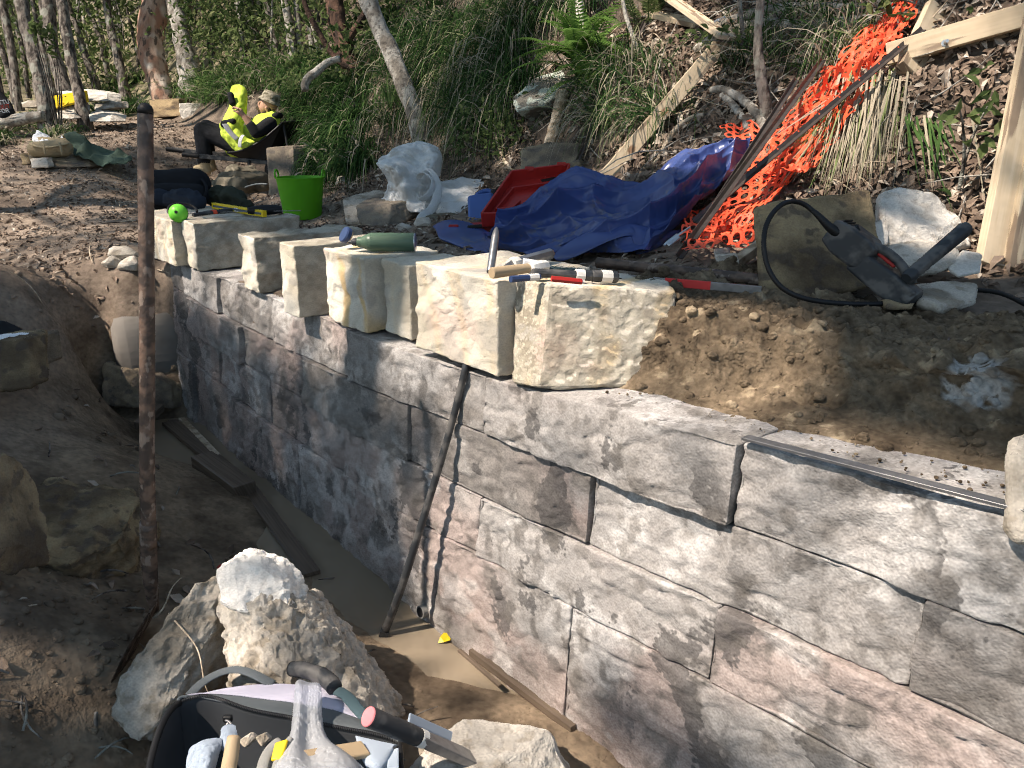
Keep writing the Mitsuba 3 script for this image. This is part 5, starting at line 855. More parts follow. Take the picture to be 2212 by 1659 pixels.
gsh = cloth(rows, 130, 130, .02, 3, 12); q = gsh.reshape(-1, 3); gsh = gsh + V([-.1, -.9, .3]) * (.22 * np.abs(meshkit.noise(q * V([6, 6, 4.]), 3) - .5) + .15 * np.abs(meshkit.noise(q * 9 + 4, 5) - .5) + .06 * np.abs(meshkit.noise(q * 24, 6) - .5) - .05).reshape(gsh.shape[:2])[..., None]; part(bb, 'sheet', grid_mesh(gsh), M['bulk'], True, uv=np.stack(np.meshgrid(np.linspace(0, .6, 130), np.linspace(0, .6, 130)), -1).reshape(-1, 2))
part(bb, 'lifting_loop', tube([W(925, 365, 5.2), W(942, 385, 5.15), W(945, 415, 5.1), W(930, 455, 5.05), W(912, 470, 5.0), W(905, 488, 5.0)], .028, 10, 30, flat=.16, rough=.006), M['bulk'], True, uv=None); part(bb, 'lifting_loop', tube([W(905, 385, 5.15), W(920, 375, 5.1), W(935, 390, 5.08), W(926, 420, 5.05), W(908, 432, 5.08)], .022, 10, 30, flat=.16, rough=.006), M['bulk'], True); part(bb, 'tie', tube([W(905, 478, 5.0), W(918, 472, 4.98), W(915, 492, 4.97), W(904, 505, 4.97)], .016, 8, 16, flat=.3, rough=.004), M['bulk'], True)
fb_ = rough(fine(hull([W(950, 400, 5.5), W(1000, 390, 5.6), W(1050, 402, 5.6), W(1075, 420, 5.5), W(1040, 470, 5.1), W(1010, 478, 5.1), W(955, 462, 5.1), W(945, 430, 5.3), W(1060, 425, 5.8), W(960, 410, 5.8)], .03, 2), .03), .035, 3.2, 9, 3, .6)
solo('bulk_bag', fb_, M['bulk'], 'full white woven bag lying between the empty bag and the blue can', 'bag', True, uv=np.c_[fb_.vertices[:, 0], fb_.vertices[:, 2]])
rows = [[W(920, 470, 5.0), W(960, 462, 5.05), W(1000, 470, 5.05)], [W(925, 488, 4.9), W(965, 485, 4.9), W(1010, 485, 4.95)], [W(930, 500, 4.85), W(970, 502, 4.85), W(1015, 498, 4.9)]]
solo('hessian_sheet', thick(cloth(rows, 24, 30, .05, 7, 5, ridge=.5), .004), M['sack'], 'brown grey cloth hanging below the bulk bag ties', 'cloth', True)
# blue can, red case
jc = thing('jerry_can', 'blue plastic jerry can tucked beside the red case', 'jerry can'); part(jc, 'body', hull([W(1018, 430, 4.9), W(1058, 424, 4.9), W(1020, 485, 4.75), W(1060, 490, 4.72), W(1024, 432, 5.12), W(1070, 430, 5.12), W(1072, 485, 5.0)], .022, 2), M['jerry'], True); part(jc, 'handle', tube([W(1030, 428, 4.95), W(1040, 415, 5.0), W(1058, 413, 5.0), W(1066, 424, 5.0)], .014, 8, 16), M['jerry'], True); part(jc, 'cap', lathe(W(1066, 424, 5.0), W(1068, 410, 5.0), [(0, .025), (.8, .025), (1, .02)], 16), M['black'], 30)
rc = thing('tool_case', 'open red plastic tool case half under the blue tarpaulin', 'tool case')
def quad(a, b, c, d, th, nrm): return hull([V(p) + V(nrm) * s for p in (a, b, c, d) for s in (0, th)], .003)
A_, B_, C_, D_ = W(1106, 392, 4.55), W(1229, 376, 4.6), W(1195, 482, 4.15), W(1042, 484, 4.2); nb = unit(np.cross(B_ - A_, D_ - A_)); nb = nb * (-1 if nb[1] < 0 else 1)
part(rc, 'lid', quad(A_, B_, C_, D_, .012, nb * 1), M['red'], 30)
for i, (p, q) in enumerate(((A_, B_), (B_, C_), (C_, D_), (D_, A_))): part(rc, 'lid_wall', bar(p - nb * .03, q - nb * .03, .012, .07, up=nb, b=.003), M['red'], False)
def in_(u, v, k=0.): return A_ + (B_ - A_) * u + ((D_ - A_) * (1 - u) + (C_ - B_) * u) * v - nb * k
for u0, v0, u1, v1 in ((.12, .30, .88, .26), (.10, .78, .90, .74), (.16, .30, .10, .78), (.80, .30, .70, .55), (.70, .55, .84, .62), (.40, .62, .34, .76)): part(rc, 'rib', bar(in_(u0, v0, .015), in_(u1, v1, .015), .008, .035, up=nb, b=.002), M['red'], False)
part(rc, 'recess', hull([in_(.18, .34, .002), in_(.78, .31, .002), in_(.80, .70, .002), in_(.16, .74, .002), in_(.18, .34, -.004), in_(.78, .31, -.004), in_(.8, .7, -.004), in_(.16, .74, -.004)], .001), M['red'], 30)
part(rc, 'handle_slot', bar(in_(.55, .10, .004), in_(.80, .075, .004), .006, .03, up=np.cross(nb, B_ - A_), b=.002), M['black'], False)
part(rc, 'catch', box(in_(.30, -.01, .06), (.05, .02, .025)), M['red'], False); part(rc, 'catch', box(in_(.86, -.015, .06), (.05, .02, .025)), M['red'], False)
E_, F_ = W(952, 497, 4.25), W(1100, 480, 4.25); part(rc, 'base', hull([E_, F_, E_ + V([.03, .0, -.06]), F_ + V([.02, 0, -.06]), E_ + V([.1, .22, 0]), F_ + V([.1, .22, 0]), E_ + V([.1, .2, -.06]), F_ + V([.1, .2, -.06])], .006), M['red'], 30); part(rc, 'catch', box(W(980, 496, 4.21), (.05, .02, .05)), M['red'], False); part(rc, 'hinge', bar(W(1010, 491, 4.22), W(1100, 482, 4.22), .02, .018), M['black'], False); part(rc, 'black_tray', hull([W(1112, 470, 4.1), W(1160, 462, 4.1), W(1120, 484, 4.05), W(1165, 482, 4.05)], .012), M['black'], 30)
# blue tarpaulin
rows = [[W(1112, 478, 4.15), W(1180, 420, 4.35), W(1238, 378, 4.4), W(1330, 408, 4.35), W(1405, 396, 4.35), W(1450, 352, 4.4), W(1530, 325, 4.45), W(1590, 318, 4.4), W(1612, 332, 4.3)],
        [W(1090, 492, 4.0), W(1170, 445, 4.05), W(1235, 405, 4.05), W(1320, 425, 4.0), W(1400, 420, 4.05), W(1465, 395, 4.0), W(1530, 352, 4.1), W(1580, 340, 4.1), W(1606, 350, 4.1)],
        [W(1075, 505, 3.9), W(1150, 475, 3.85), W(1225, 440, 3.8), W(1310, 462, 3.75), W(1400, 445, 3.85), W(1460, 415, 3.8), W(1510, 395, 3.85), W(1560, 380, 3.85), W(1592, 375, 3.9)],
        [W(1062, 520, 3.8), W(1130, 505, 3.75), W(1220, 478, 3.7), W(1310, 485, 3.6), W(1390, 478, 3.65), W(1440, 455, 3.65), W(1480, 440, 3.65), W(1520, 425, 3.65), W(1550, 420, 3.7)],
        [W(1050, 530, 3.75), W(1120, 525, 3.68), W(1215, 508, 3.6), W(1310, 500, 3.52), W(1380, 498, 3.5), W(1430, 488, 3.5), W(1462, 475, 3.52), W(1490, 465, 3.55), W(1510, 460, 3.58)],
        [W(1062, 541, 3.72), W(1130, 546, 3.62), W(1215, 540, 3.55), W(1300, 528, 3.45), W(1370, 530, 3.4), W(1410, 522, 3.38), W(1440, 510, 3.4), W(1462, 498, 3.45), W(1478, 488, 3.48)],
        [W(1075, 548, 3.70), W(1140, 556, 3.6), W(1220, 562, 3.5), W(1300, 556, 3.42), W(1380, 562, 3.32), W(1405, 545, 3.34), W(1425, 530, 3.36), W(1440, 516, 3.4), W(1455, 505, 3.42)]]
rows = [[p + (V([0, 0, CAM_H]) - p) * (.085 * sst(3.5, 5.5, c) * (1 - r / 6.5)) for c, p in enumerate(rw)] for r, rw in enumerate(rows)]
def off_ground(p, m):
    g = land(*px_of(p)); d = p - V([0, 0, CAM_H]); f = min(1, (g[1] - m) / p[1]); return V([0, 0, CAM_H]) + d * f
def px_of(p): q = p - V([0, 0, CAM_H]); f = q[1] * math.cos(PITCH) - q[2] * math.sin(PITCH); u = q[1] * math.sin(PITCH) + q[2] * math.cos(PITCH); return 1106 + 1770 * q[0] / f, 829.5 - 1770 * u / f
rows = [[off_ground(p, .13 if r < 6 else .03) for p in rw] for r, rw in enumerate(rows)]
g = cloth(rows, 190, 260, .03, 2.2, 21, nrm=(-.05, -.75, .65)); q = g.reshape(-1, 3) @ V([[.8, .0, .6], [0, 1, 0], [-.6, 0, .8]]).T
cr = lambda f, s: np.abs(meshkit.noise(q * f, s) - .5) * 2
rr_, cc_ = np.meshgrid(np.linspace(0, 1, 190), np.linspace(0, 1, 260), indexing='ij'); wv = meshkit.fbm(q * 1.6, 2, 4).reshape(rr_.shape)
fd = lambda k, m, o: 1 - np.abs(np.sin(np.pi * (k * cc_ + m * rr_ + 2.2 * wv + o))); env = np.sin(np.pi * np.clip(rr_ * 1.02, 0, 1)) ** .5
dd = (.14 * fd(2.2, 1.9, .2) ** 1.6 * env + .045 * fd(5.3, -2.4, .5) ** 1.5 * env + .03 * fd(3.0, 6.0, .1)).ravel() + .035 * cr(V([5, 5, 9.]), 5) + .014 * cr(V([13, 13, 15.]), 8) + .005 * cr(34., 9); g = g + V([-.05, -.75, .65]) * (dd.reshape(g.shape[:2]) + .02)[..., None]; tp = thing('tarpaulin', 'crumpled blue tarpaulin heaped on the terrace against the slope', 'tarpaulin')
part(tp, 'sheet', grid_mesh(g), M['tarp'], True)
def fold(rows, seed, amp=.02): part(tp, 'fold', thick(cloth(rows, 40, 50, amp, 6, seed, ridge=.4), .003), M['tarp'], True)
fold([[W(935, 490, 4.3), W(985, 476, 4.35), W(1030, 488, 4.3), W(1048, 500, 4.2)], [W(945, 505, 4.15), W(985, 498, 4.15), W(1020, 508, 4.1), W(1070, 515, 3.95)], [W(952, 516, 4.1), W(990, 525, 4.0), W(1030, 535, 3.9), W(1070, 535, 3.8)], [W(985, 525, 4.05), W(1015, 540, 3.95), W(1045, 550, 3.85), W(1085, 552, 3.72)]], 31)
fold([[W(1195, 556, 3.42), W(1250, 512, 3.4), W(1330, 478, 3.38), W(1355, 480, 3.36)], [W(1200, 560, 3.40), W(1260, 530, 3.34), W(1340, 498, 3.3), W(1372, 505, 3.3)], [W(1205, 562, 3.40), W(1265, 545, 3.32), W(1340, 512, 3.28), W(1378, 530, 3.3)]], 32, .006)
fold([[W(1350, 482, 3.34), W(1400, 492, 3.3), W(1450, 498, 3.32), W(1478, 490, 3.4)], [W(1366, 515, 3.28), W(1405, 522, 3.26), W(1440, 520, 3.3), W(1460, 510, 3.36)], [W(1374, 562, 3.26), W(1392, 558, 3.27), W(1412, 540, 3.3), W(1432, 524, 3.34)]], 33, .012)
fold([[W(1130, 545, 3.5), W(1190, 525, 3.46), W(1250, 500, 3.48), W(1290, 482, 3.5)], [W(1150, 556, 3.46), W(1200, 545, 3.42), W(1255, 518, 3.42), W(1300, 498, 3.44)]], 34, .006)
def wl(x, y, off=.05, back=0.): return land(x, y) + V([0, -off * .6, off * .8])
# orange barrier netting
def netting(rows, nu, nv, seed, amp, fq, name):
    """Plastic sheet with staggered oval holes, hung over the surface through rows."""
    g0 = patch(rows, 60, 60); from scipy.interpolate import RegularGridInterpolator as RG
    q = g0.reshape(-1, 3); d = amp * ((meshkit.fbm(q * fq, 3, seed) - .5) + 1.1 * np.maximum(.25 - np.abs(meshkit.fbm(q * fq * .8 + 5, 2, seed + 1) - .5) * 2, 0) * 2); g0 = g0 + V([-.1, -.7, .6]) * d.reshape(60, 60)[..., None]
    f = RG((np.linspace(0, 1, 60), np.linspace(0, 1, 60)), g0, bounds_error=False, fill_value=None); vs, fs, o = [], [], 0; n = 20; th = np.arange(n) * 2 * np.pi / n
    sq = np.stack([np.cos(th), np.sin(th)], -1); sq = sq / np.abs(sq).max(1, keepdims=True) * .5; el = np.stack([np.cos(th) * .37, np.sin(th) * .32], -1)
    for i in range(nu):
        for j in range(nv):
            c = V([i + .5, j + .5 + (.5 if i % 2 else 0)]); P = np.vstack([(c + sq) / V([nu, nv + .5]), (c + sq * .5 + el * .5 * 1.02) / V([nu, nv + .5]), (c + el) / V([nu, nv + .5])]); p3 = f(np.clip(P, 0, 1))
            k = np.arange(n); k2 = (k + 1) % n; vs.append(p3)
            for a_ in (0, n): fs.append(np.vstack([np.c_[a_ + k, a_ + k2, a_ + n + k2], np.c_[a_ + k, a_ + n + k2, a_ + n + k]]) + o)
            o += len(P)
    return trimesh.Trimesh(np.vstack(vs), np.vstack(fs), process=False)
nt = thing('barrier_netting', 'orange plastic barrier netting draped down the slope', 'netting')
rows = [[wl(1885, 88, .09), wl(1915, 58, .09), wl(1935, 72, .09)], [wl(1800, 158, .09), wl(1850, 140, .09), wl(1905, 135, .09)], [wl(1752, 205, .09), wl(1815, 190, .09), wl(1868, 185, .09)], [wl(1700, 270, .09), wl(1765, 262, .09), wl(1822, 255, .09)], [wl(1655, 325, .09), wl(1725, 330, .09), wl(1780, 322, .09)], [wl(1612, 385, .09), wl(1685, 395, .09), wl(1730, 390, .09)], [wl(1560, 440, .09), wl(1650, 445, .09), wl(1668, 450, .09)], [wl(1530, 500, .09), wl(1590, 505, .09), wl(1640, 500, .09)], [wl(1500, 540, .09), wl(1560, 530, .09), wl(1600, 525, .09)]]
part(nt, 'sheet', netting(rows, 30, 8, 41, .11, 5, 'a'), M['orange'], True); part(nt, 'sheet', netting([[p + V([.0, .05, -.04]) for p in r] for r in rows], 22, 6, 47, .12, 6, 'b'), M['orange'], True)
part(nt, 'sheet', netting([[p + V([.04, -.03, .05]) + (r[2] - r[0]) * .12 for p in r] for r in rows[:7]], 20, 5, 53, .16, 7, 'e'), M['orange'], True)
part(nt, 'sheet', netting([[wl(1545, 305, .07), wl(1580, 290, .07), wl(1625, 288, .07)], [wl(1560, 322, .07), wl(1600, 315, .07), wl(1640, 320, .07)], [wl(1590, 345, .07), wl(1625, 345, .07), wl(1660, 350, .07)]], 5, 4, 43, .10, 6, 'c'), M['orange'], True)
part(nt, 'sheet', netting([[wl(1460, 490, .07), wl(1500, 480, .07), wl(1560, 470, .07)], [wl(1465, 545, .07), wl(1530, 530, .07), wl(1600, 520, .07)], [wl(1462, 578, .07), wl(1540, 570, .07), wl(1625, 560, .07)]], 7, 6, 45, .09, 8, 'd'), M['orange'], True)
# steel pickets
def picket(label, a, b, hol=True, seed=0, w=.017):
    k = thing('star_picket', label, 'star picket'); d = unit(b - a); x, y, _ = frame(d); ang = [1.2, 3.3, 5.4]
    part(k, 'flange', join([hull([p + (x * math.cos(t) + y * math.sin(t)) * r_ + (-x * math.sin(t) + y * math.cos(t)) * s * .002 for p in (a, b) for r_ in (0, w) for s in (-1, 1)]) for t in ang]), M['dark_iron'], False)
    if hol:
        t = ang[0]
        for i in range(10):
            q = a + (b - a) * (.08 + .09 * i) + (x * math.cos(t) + y * math.sin(t)) * w * .62; n_ = -x * math.sin(t) + y * math.cos(t); part(k, 'hole', lathe(q - n_ * .0026, q + n_ * .0026, [(0, .004), (1, .004)], 8), M['orange'], False)
picket('black steel picket lying nearest the tarpaulin over the netting', wl(1462, 570, .03), wl(1752, 200, .17), False)
picket('black steel picket with bolt holes lying across the middle of the netting', wl(1490, 520, .10), wl(1965, 128, .14), True)
picket('thin black steel picket leaning on the bank left of the long stake', wl(1232, 385, .03), wl(1386, 88, .12), False, w=.013)
picket('third dark picket lying beside the one nearest the tarpaulin', wl(1480, 560, .06), wl(1690, 262, .22), False, w=.015)
ck = thing('cable_clamp', 'shiny steel clamp on a wire at the end of the tarpaulin', 'clamp'); part(ck, 'jaw', hull([W(1440, 525, 2.95), W(1462, 508, 2.97), W(1446, 530, 2.93), W(1466, 514, 2.95)], .006), M['bright_steel'], 30); part(ck, 'cable', tube([W(1434, 530, 2.94), W(1465, 508, 2.96), W(1490, 492, 3.0)], .005, 8, 10), M['bright_steel'], 30)
pl('timber batten end with a red tip beside the tarpaulin', W(1362, 405, 4.45), W(1408, 372, 4.5), .03, .02, mt='driftwood', name='batten'); 
# timber frames
lf = thing('timber_barricade', 'braced timber frame of pale boards leaning on the slope left of the netting', 'barricade')
pl_part(lf, 'stake', wl(1300, 398, .02), wl(1560, 150, .22), .08, .045, up=V([.3, -1, .5])); pl_part(lf, 'brace', wl(1410, 22, .15), wl(1548, 178, .26), .095, .022, up=V([.2, -1, .4])); pl_part(lf, 'cross_piece', wl(1404, 48, .06), wl(1505, 72, .06), .08, .03, up=V([.2, -1, .4]))
for x, y in ((1432, 42), (1524, 150)): part(lf, 'bolt', lathe(wl(x, y, .28), wl(x, y, .28) + V([.03, -.06, .02]), [(0, .012), (.4, .012), (.41, .006), (1, .006)], 10), M['bright_steel'], 30)
rf = thing('timber_barricade', 'large timber frame with a raised beam at the right edge', 'barricade')
pl_part(rf, 'beam', W(1918, 118, 3.55), W(2290, 12, 3.15), .09, .05, up=V([0, -1, .2])); pl_part(rf, 'rear_beam', W(2010, 112, 3.5), W(2290, 48, 3.25), .03, .05, up=V([0, -1, .2])); pl_part(rf, 'stake', wl(2012, 46, .06), wl(1952, 178, .05), .11, .04, up=V([.1, -1, .1]))
pl_part(rf, 'post', W(2262, -60, 2.9), W(2138, 578, 2.63), .088, .04, up=V([0, -1, .05])); pl_part(rf, 'post', W(2290, 40, 2.86), W(2192, 588, 2.60), .075, .04, up=V([0, -1, .05]))
part(rf, 'bolt', lathe(W(2038, 96, 3.42), W(2046, 88, 3.34), [(0, .014), (.4, .014), (.41, .007), (1, .007)], 10), M['bright_steel'], 30)
# breaker with its cord
bk = thing('breaker', 'dusty black electric breaker lying against the stained block', 'breaker'); e0, e1 = W(1812, 505, 2.22), W(1978, 632, 2.10); ax_ = e1 - e0; up_ = unit(V([.45, -.35, .8]) - unit(ax_) * (V([.45, -.35, .8]) @ unit(ax_))); sd_ = np.cross(unit(ax_), up_)
def bp_(s, u, w): return e0 + ax_ * s + up_ * u + sd_ * w
part(bk, 'motor', hull([bp_(s, u, w) for s, uu, ww in ((-.04, .026, .028), (.10, .034, .034), (.34, .034, .032), (.42, .026, .026)) for u in (-uu, uu) for w in (-ww, ww)], .009, 2), M['dusty'], True)
part(bk, 'barrel', hull([bp_(s, u - .022, w) for s, uu, ww in ((.35, .022, .026), (.75, .026, .028), (1.0, .022, .024)) for u in (-uu, uu) for w in (-ww, ww)], .009, 2), M['dusty'], True)
part(bk, 'grip', tube([bp_(.36, .026, 0), bp_(.45, .034, 0), bp_(.75, .030, 0), bp_(.92, .010, 0)], [.013, .0125, .0125, .015], 12, 24), M['dusty'], True); part(bk, 'trigger', bar(bp_(.46, .022, 0), bp_(.68, .020, 0), .014, .01, up=up_), M['red'], False)
part(bk, 'nose', lathe(bp_(.92, -.02, 0), bp_(1.06, -.022, 0), [(0, .034), (.5, .036), (.85, .033), (1, .02)], 20), M['dusty'], 40)
for i in range(3): part(bk, 'vent', bar(bp_(.00 + .04 * i, .036, -.024), bp_(.0 + .04 * i, .036, .024), .0035, .0175, up=up_, b=.001), M['black'], False)
part(bk, 'badge', hull([bp_(.56, -.002, -.0378), bp_(.72, -.002, -.0378), bp_(.56, -.016, -.0378), bp_(.72, -.016, -.0378), bp_(.6, -.006, -.034)], .001), M['red'], False)
part(bk, 'side_handle', lathe(W(1958, 602, 2.08), W(2088, 492, 2.16), [(0, .014), (.05, .019), (.12, .0165), (.2, .0185), (.24, .0165), (.28, .0185), (.32, .0165), (.36, .0180), (.95, .0205), (1, .017)], 18), M['dusty'], 40); part(bk, 'cord_sleeve', tube([bp_(.16, .04, 0), W(1800, 497, 2.19), W(1772, 470, 2.19), W(1755, 455, 2.2)], [.017, .013, .009, .0065], 12, 20), M['black'], True)
solo('power_cord', tube([W(1756, 456, 2.2), W(1738, 442, 2.2), W(1712, 435, 2.18), W(1682, 447, 2.15), W(1658, 480, 2.13), W(1650, 530, 2.11), W(1660, 580, 2.10), W(1690, 622, 2.09), W(1740, 645, 2.09), W(1810, 655, 2.09), W(1880, 657, 2.11), W(1980, 650, 2.16), W(2040, 640, 2.24), W(2090, 628, 2.25), W(2130, 628, 2.22), W(2180, 640, 2.15), W(2260, 672, 2.02)], .0066, 10, 160), M['black'], 'black power cord looping from the breaker over the stained block', 'cord', True)

# ---------------------------------------------------------------- far left: flags, bags, worker in the wheelbarrow
def slab(label, pts, back, seed, uv=(.3, 0), mt='pale', **kw): prock(label, pts, back, seed, mt, uv, 'flagstone', 'flagstone', **{**dict(amp=.012, freq=6, edge=.024, b=.006), **kw})
slab('top flat sandstone flag of the stack behind the dark tree', [(126, 199, 10.9), (190, 194, 11.2), (232, 203, 11.), (230, 218, 10.8), (160, 216, 10.7)], (.05, .3, 0), 601, (.45, 0))
slab('rough sandstone block at the front left of the stack', [(112, 232, 10.4), (160, 230, 10.5), (160, 256, 10.3), (118, 258, 10.2)], (.05, .3, .02), 602, (.25, 0))
slab('low wedge shaped slab at the right foot of the stack', [(192, 246, 10.5), (212, 238, 10.7), (242, 250, 10.5), (238, 262, 10.3), (196, 262, 10.3)], (.05, .3, 0), 603, (.3, 0))
slab('grey slab in the middle of the stack under the top flag', [(204, 224, 10.8), (246, 220, 10.9), (246, 232, 10.8), (206, 238, 10.7)], (.05, .3, 0), 604, (.15, 0))
slab('rounded stone between the yellow case and the dark tree', [(140, 222, 10.6), (155, 214, 10.7), (166, 224, 10.6), (164, 244, 10.5), (142, 240, 10.5)], (.05, .2, 0), 605, (.3, 0))
slab('dark grey slab at the left end of the stack', [(48, 222, 10.8), (84, 214, 10.9), (84, 230, 10.7), (50, 232, 10.7)], (.05, .3, 0), 606, (0, 0))
slab('squared sandstone block on the track before the pink gum', [(325, 217, 12.2), (385, 214, 12.3), (389, 250, 12.1), (327, 254, 12.)], (.05, .35, 0), 607, (.0, 0), 'brown')
slab('small white faced block beside the squared one on the track', [(388, 224, 11.9), (410, 225, 12.), (413, 252, 11.9), (397, 258, 11.8), (390, 250, 11.8)], (.1, .15, 0), 608, (.6, 0))
slab('dark flat slab under the canvas satchel at left', [(62, 336, 8.8), (140, 332, 9.), (195, 345, 8.9), (194, 360, 8.7), (75, 362, 8.6)], (.05, .3, 0), 609, (0, .3), 'brown')
slab('small reddish stone beside the dark flat slab', [(47, 335, 8.8), (62, 334, 8.85), (64, 354, 8.7), (48, 355, 8.7)], (.0, .1, 0), 610, (0, 0), 'brown')
slab('round stone in front of the dark flat slab', [(68, 345, 8.6), (100, 343, 8.6), (104, 360, 8.5), (70, 362, 8.5)], (.0, .1, 0), 611, (.2, 0))
yc = thing('yellow_case', 'bright yellow plastic case lying on the stacked stones', 'case'); c0 = [W(103, 213, 10.35), W(158, 203, 10.5), W(161, 222, 10.45), W(108, 234, 10.3)]; part(yc, 'shell', hull(c0 + [p + V([.03, .28, .03]) for p in c0], .02), M['yellow'], 40); part(yc, 'catch', box(W(134, 226, 10.33), (.05, .03, .05)), M['yellow'], False); part(yc, 'handle', tube([W(112, 224, 10.32), W(118, 232, 10.28), (W(140, 228, 10.3)), W(146, 220, 10.36)], .012, 8, 14), M['yellow'], True); part(yc, 'badge', box(W(138, 209, 10.43), (.06, .02, .02)), M['black'], False)
bp2 = thing('backpack', 'black backpack with red and white print at the left edge', 'backpack'); bm = body([(W(-30, 215, 9.9), .2, W(-5, 235, 9.9), .17), (W(-5, 235, 9.9), .16, W(14, 246, 9.8), .10)], .04); part(bp2, 'body', bm, M['cloth_black'], True)
for i, (tx, mt, yy_) in enumerate((('TTU', 'paper', 226), ('OUT', 'red', 236), ('FOR', 'paper', 245))):
    tm = meshkit.text_mesh(tx, .045, .004, True); q = W(-2, yy_, 9.66); R_ = axes(V([1, .1, .12]), up=V([0, -.3, 1.])); tm.vertices = tm.vertices @ V([R_[:, 0], R_[:, 2], -R_[:, 1]]) + q; part(bp2, 'print', tm, M[mt], False)
cs = thing('canvas_satchel', 'tan canvas satchel with straps on the dark flat slab', 'satchel'); part(cs, 'body', rough(body([(W(78, 322, 8.75), .085, W(140, 320, 8.75), .085), (W(90, 310, 8.85), .07, W(135, 312, 8.85), .07)], .03), .012, 8, 2), M['tan'], True); part(cs, 'flap', tube([W(70, 312, 8.66), W(105, 318, 8.6), W(148, 310, 8.66)], .03, 10, 20, flat=.35, rough=.01), M['tan'], True)
for x in (92, 128): part(cs, 'strap', tube([W(x, 308, 8.62), W(x + 4, 322, 8.57), W(x + 6, 334, 8.58)], .010, 8, 12, flat=.4), M['tan'], True)
rag('white crumpled paper sticking out of the canvas satchel', [[W(70, 296, 8.9), W(90, 286, 8.95), W(112, 298, 8.9), W(135, 294, 8.9)], [W(72, 308, 8.75), W(92, 306, 8.75), W(112, 312, 8.72), W(138, 306, 8.75)]], 'paper', 8, .004, .06, 'paper_wrap', 'paper', fq=10)
gj = cloth([[W(140, 296, 9.1), W(170, 296, 9.2), W(205, 318, 9.1), W(250, 332, 9.)], [W(150, 318, 8.95), W(185, 320, 8.95), W(220, 335, 8.9), W(284, 340, 8.8)], [W(160, 332, 8.85), W(195, 340, 8.8), W(230, 352, 8.7), (W(284, 354, 8.7))], [W(196, 352, 8.72), W(215, 358, 8.68), W(240, 362, 8.62), W(270, 360, 8.62)]], 40, 50, .16, 3.5, 6, ridge=.8, nrm=(0, -.5, .8), fine_=.015)
solo('jacket', thick(gj, .008), M['cloth_green'], 'dark green jacket spread out beside the satchel', 'jacket', True)
# black holdall and clothes near the long stone
hb_ = thing('holdall', 'black holdall bag standing behind the shovel handle', 'bag'); part(hb_, 'body', rough(body([(W(345, 405, 5.0), .10, W(420, 400, 5.0), .10), (W(345, 425, 4.9), .08, W(425, 425, 4.9), .07)], .03), .014, 7, 3), M['cloth_black'], True); part(hb_, 'strap', tube([W(425, 380, 4.95), W(442, 395, 4.9), W(445, 418, 4.85), W(438, 430, 4.85)], .01, 8, 18, flat=.5), M['cloth_black'], True); part(hb_, 'side_pocket', rough(body([(W(345, 425, 4.76), .05, W(365, 430, 4.76), .045)], .02), .01, 12, 5), M['cloth_navy'], True)
solo('jumper', rough(body([(W(372, 428, 4.6), .05, W(412, 432, 4.55), .055), (W(405, 425, 4.6), .04, W(425, 436, 4.5), .04)], .02), .022, 12, 7, 4, .8), M['cloth_navy'], 'dark navy clothing bundled behind the green ear muff', 'clothing', True)
solo('trousers', rough(body([(W(465, 425, 5.0), .06, W(505, 432, 4.9), .06), (W(500, 430, 4.85), .055, W(535, 446, 4.75), .035)], .02), .03, 9, 9, 4, .8), M['cloth_olive'], 'dark olive cloth heaped behind the yellow level', 'clothing', True)
ds = thing('canvas_pack', 'crumpled grey brown canvas pack lying under the wheelbarrow', 'pack'); part(ds, 'body', rough(body([(W(490, 392, 8.1), .075, W(560, 390, 8.2), .09), (W(505, 374, 8.5), .075, W(545, 370, 8.6), .07), (W(478, 398, 8.), .05, W(520, 402, 7.8), .06)], .03), .05, 5, 11, 4, .9), M['sack'], True); part(ds, 'strap', tube([W(502, 362, 8.35), W(506, 378, 8.05), W(500, 395, 7.85)], .014, 8, 16, flat=.4), M['sack'], True); part(ds, 'buckle_strap', tube([W(530, 405, 7.75), W(555, 398, 7.75), W(578, 398, 7.75)], .03, 8, 16, flat=.3), M['cloth_grey'], True)
# wheelbarrow
TB = 8.7; wb = thing('wheelbarrow', 'black tray wheelbarrow holding the reclining worker', 'wheelbarrow')
def B(x, y, w=0.): return W(x, y, TB + w)            # w: metres deeper than the near tray side
near = [B(492, 330, -.02), B(540, 318), B(582, 290), B(609, 266)]; farr = [p + V([.12, .60, .035]) for p in near]; b0, b1 = B(530, 345, .12), B(572, 345, .12); b0f, b1f = b0 + V([.08, .34, .02]), b1 + V([.08, .34, .02])
rimn = spline(near, 14); rimf = spline(farr, 14); lown = V([b0 + (b1 - b0) * s for s in np.linspace(0, 1, 14)]); lowf = V([b0f + (b1f - b0f) * s for s in np.linspace(0, 1, 14)])
loop_t = np.vstack([rimn, rimf[::-1]]); loop_b = np.vstack([lown, lowf[::-1]]); gt = np.stack([loop_t * (1 - s) + loop_b * s for s in np.linspace(0, 1, 8)]); gt = np.concatenate([gt, gt[:, :1]], 1); part(wb, 'tray', thick(gt, .006), M['black'], 40)
part(wb, 'tray_floor', grid_mesh(np.stack([lown, lowf])), M['black'], False); part(wb, 'rim', tube(np.vstack([rimn, rimf[::-1], rimn[:1]]), .012, 8), M['black'], True)
h0, h1 = B(396, 334, .02), B(588, 352, .15); part(wb, 'shaft', bar(h0, h1, .035, .045), M['dusty'], False); part(wb, 'grip', tube([B(394, 334, .02), B(430, 337, .03)], .026, 10), M['black'], 40); f0, f1 = B(362, 322, .42), B(590, 345, .5); part(wb, 'shaft', bar(f0, f1, .035, .045), M['dusty'], False); part(wb, 'grip', tube([B(360, 322, .42), B(398, 326, .43)], .026, 10), M['black'], 40)
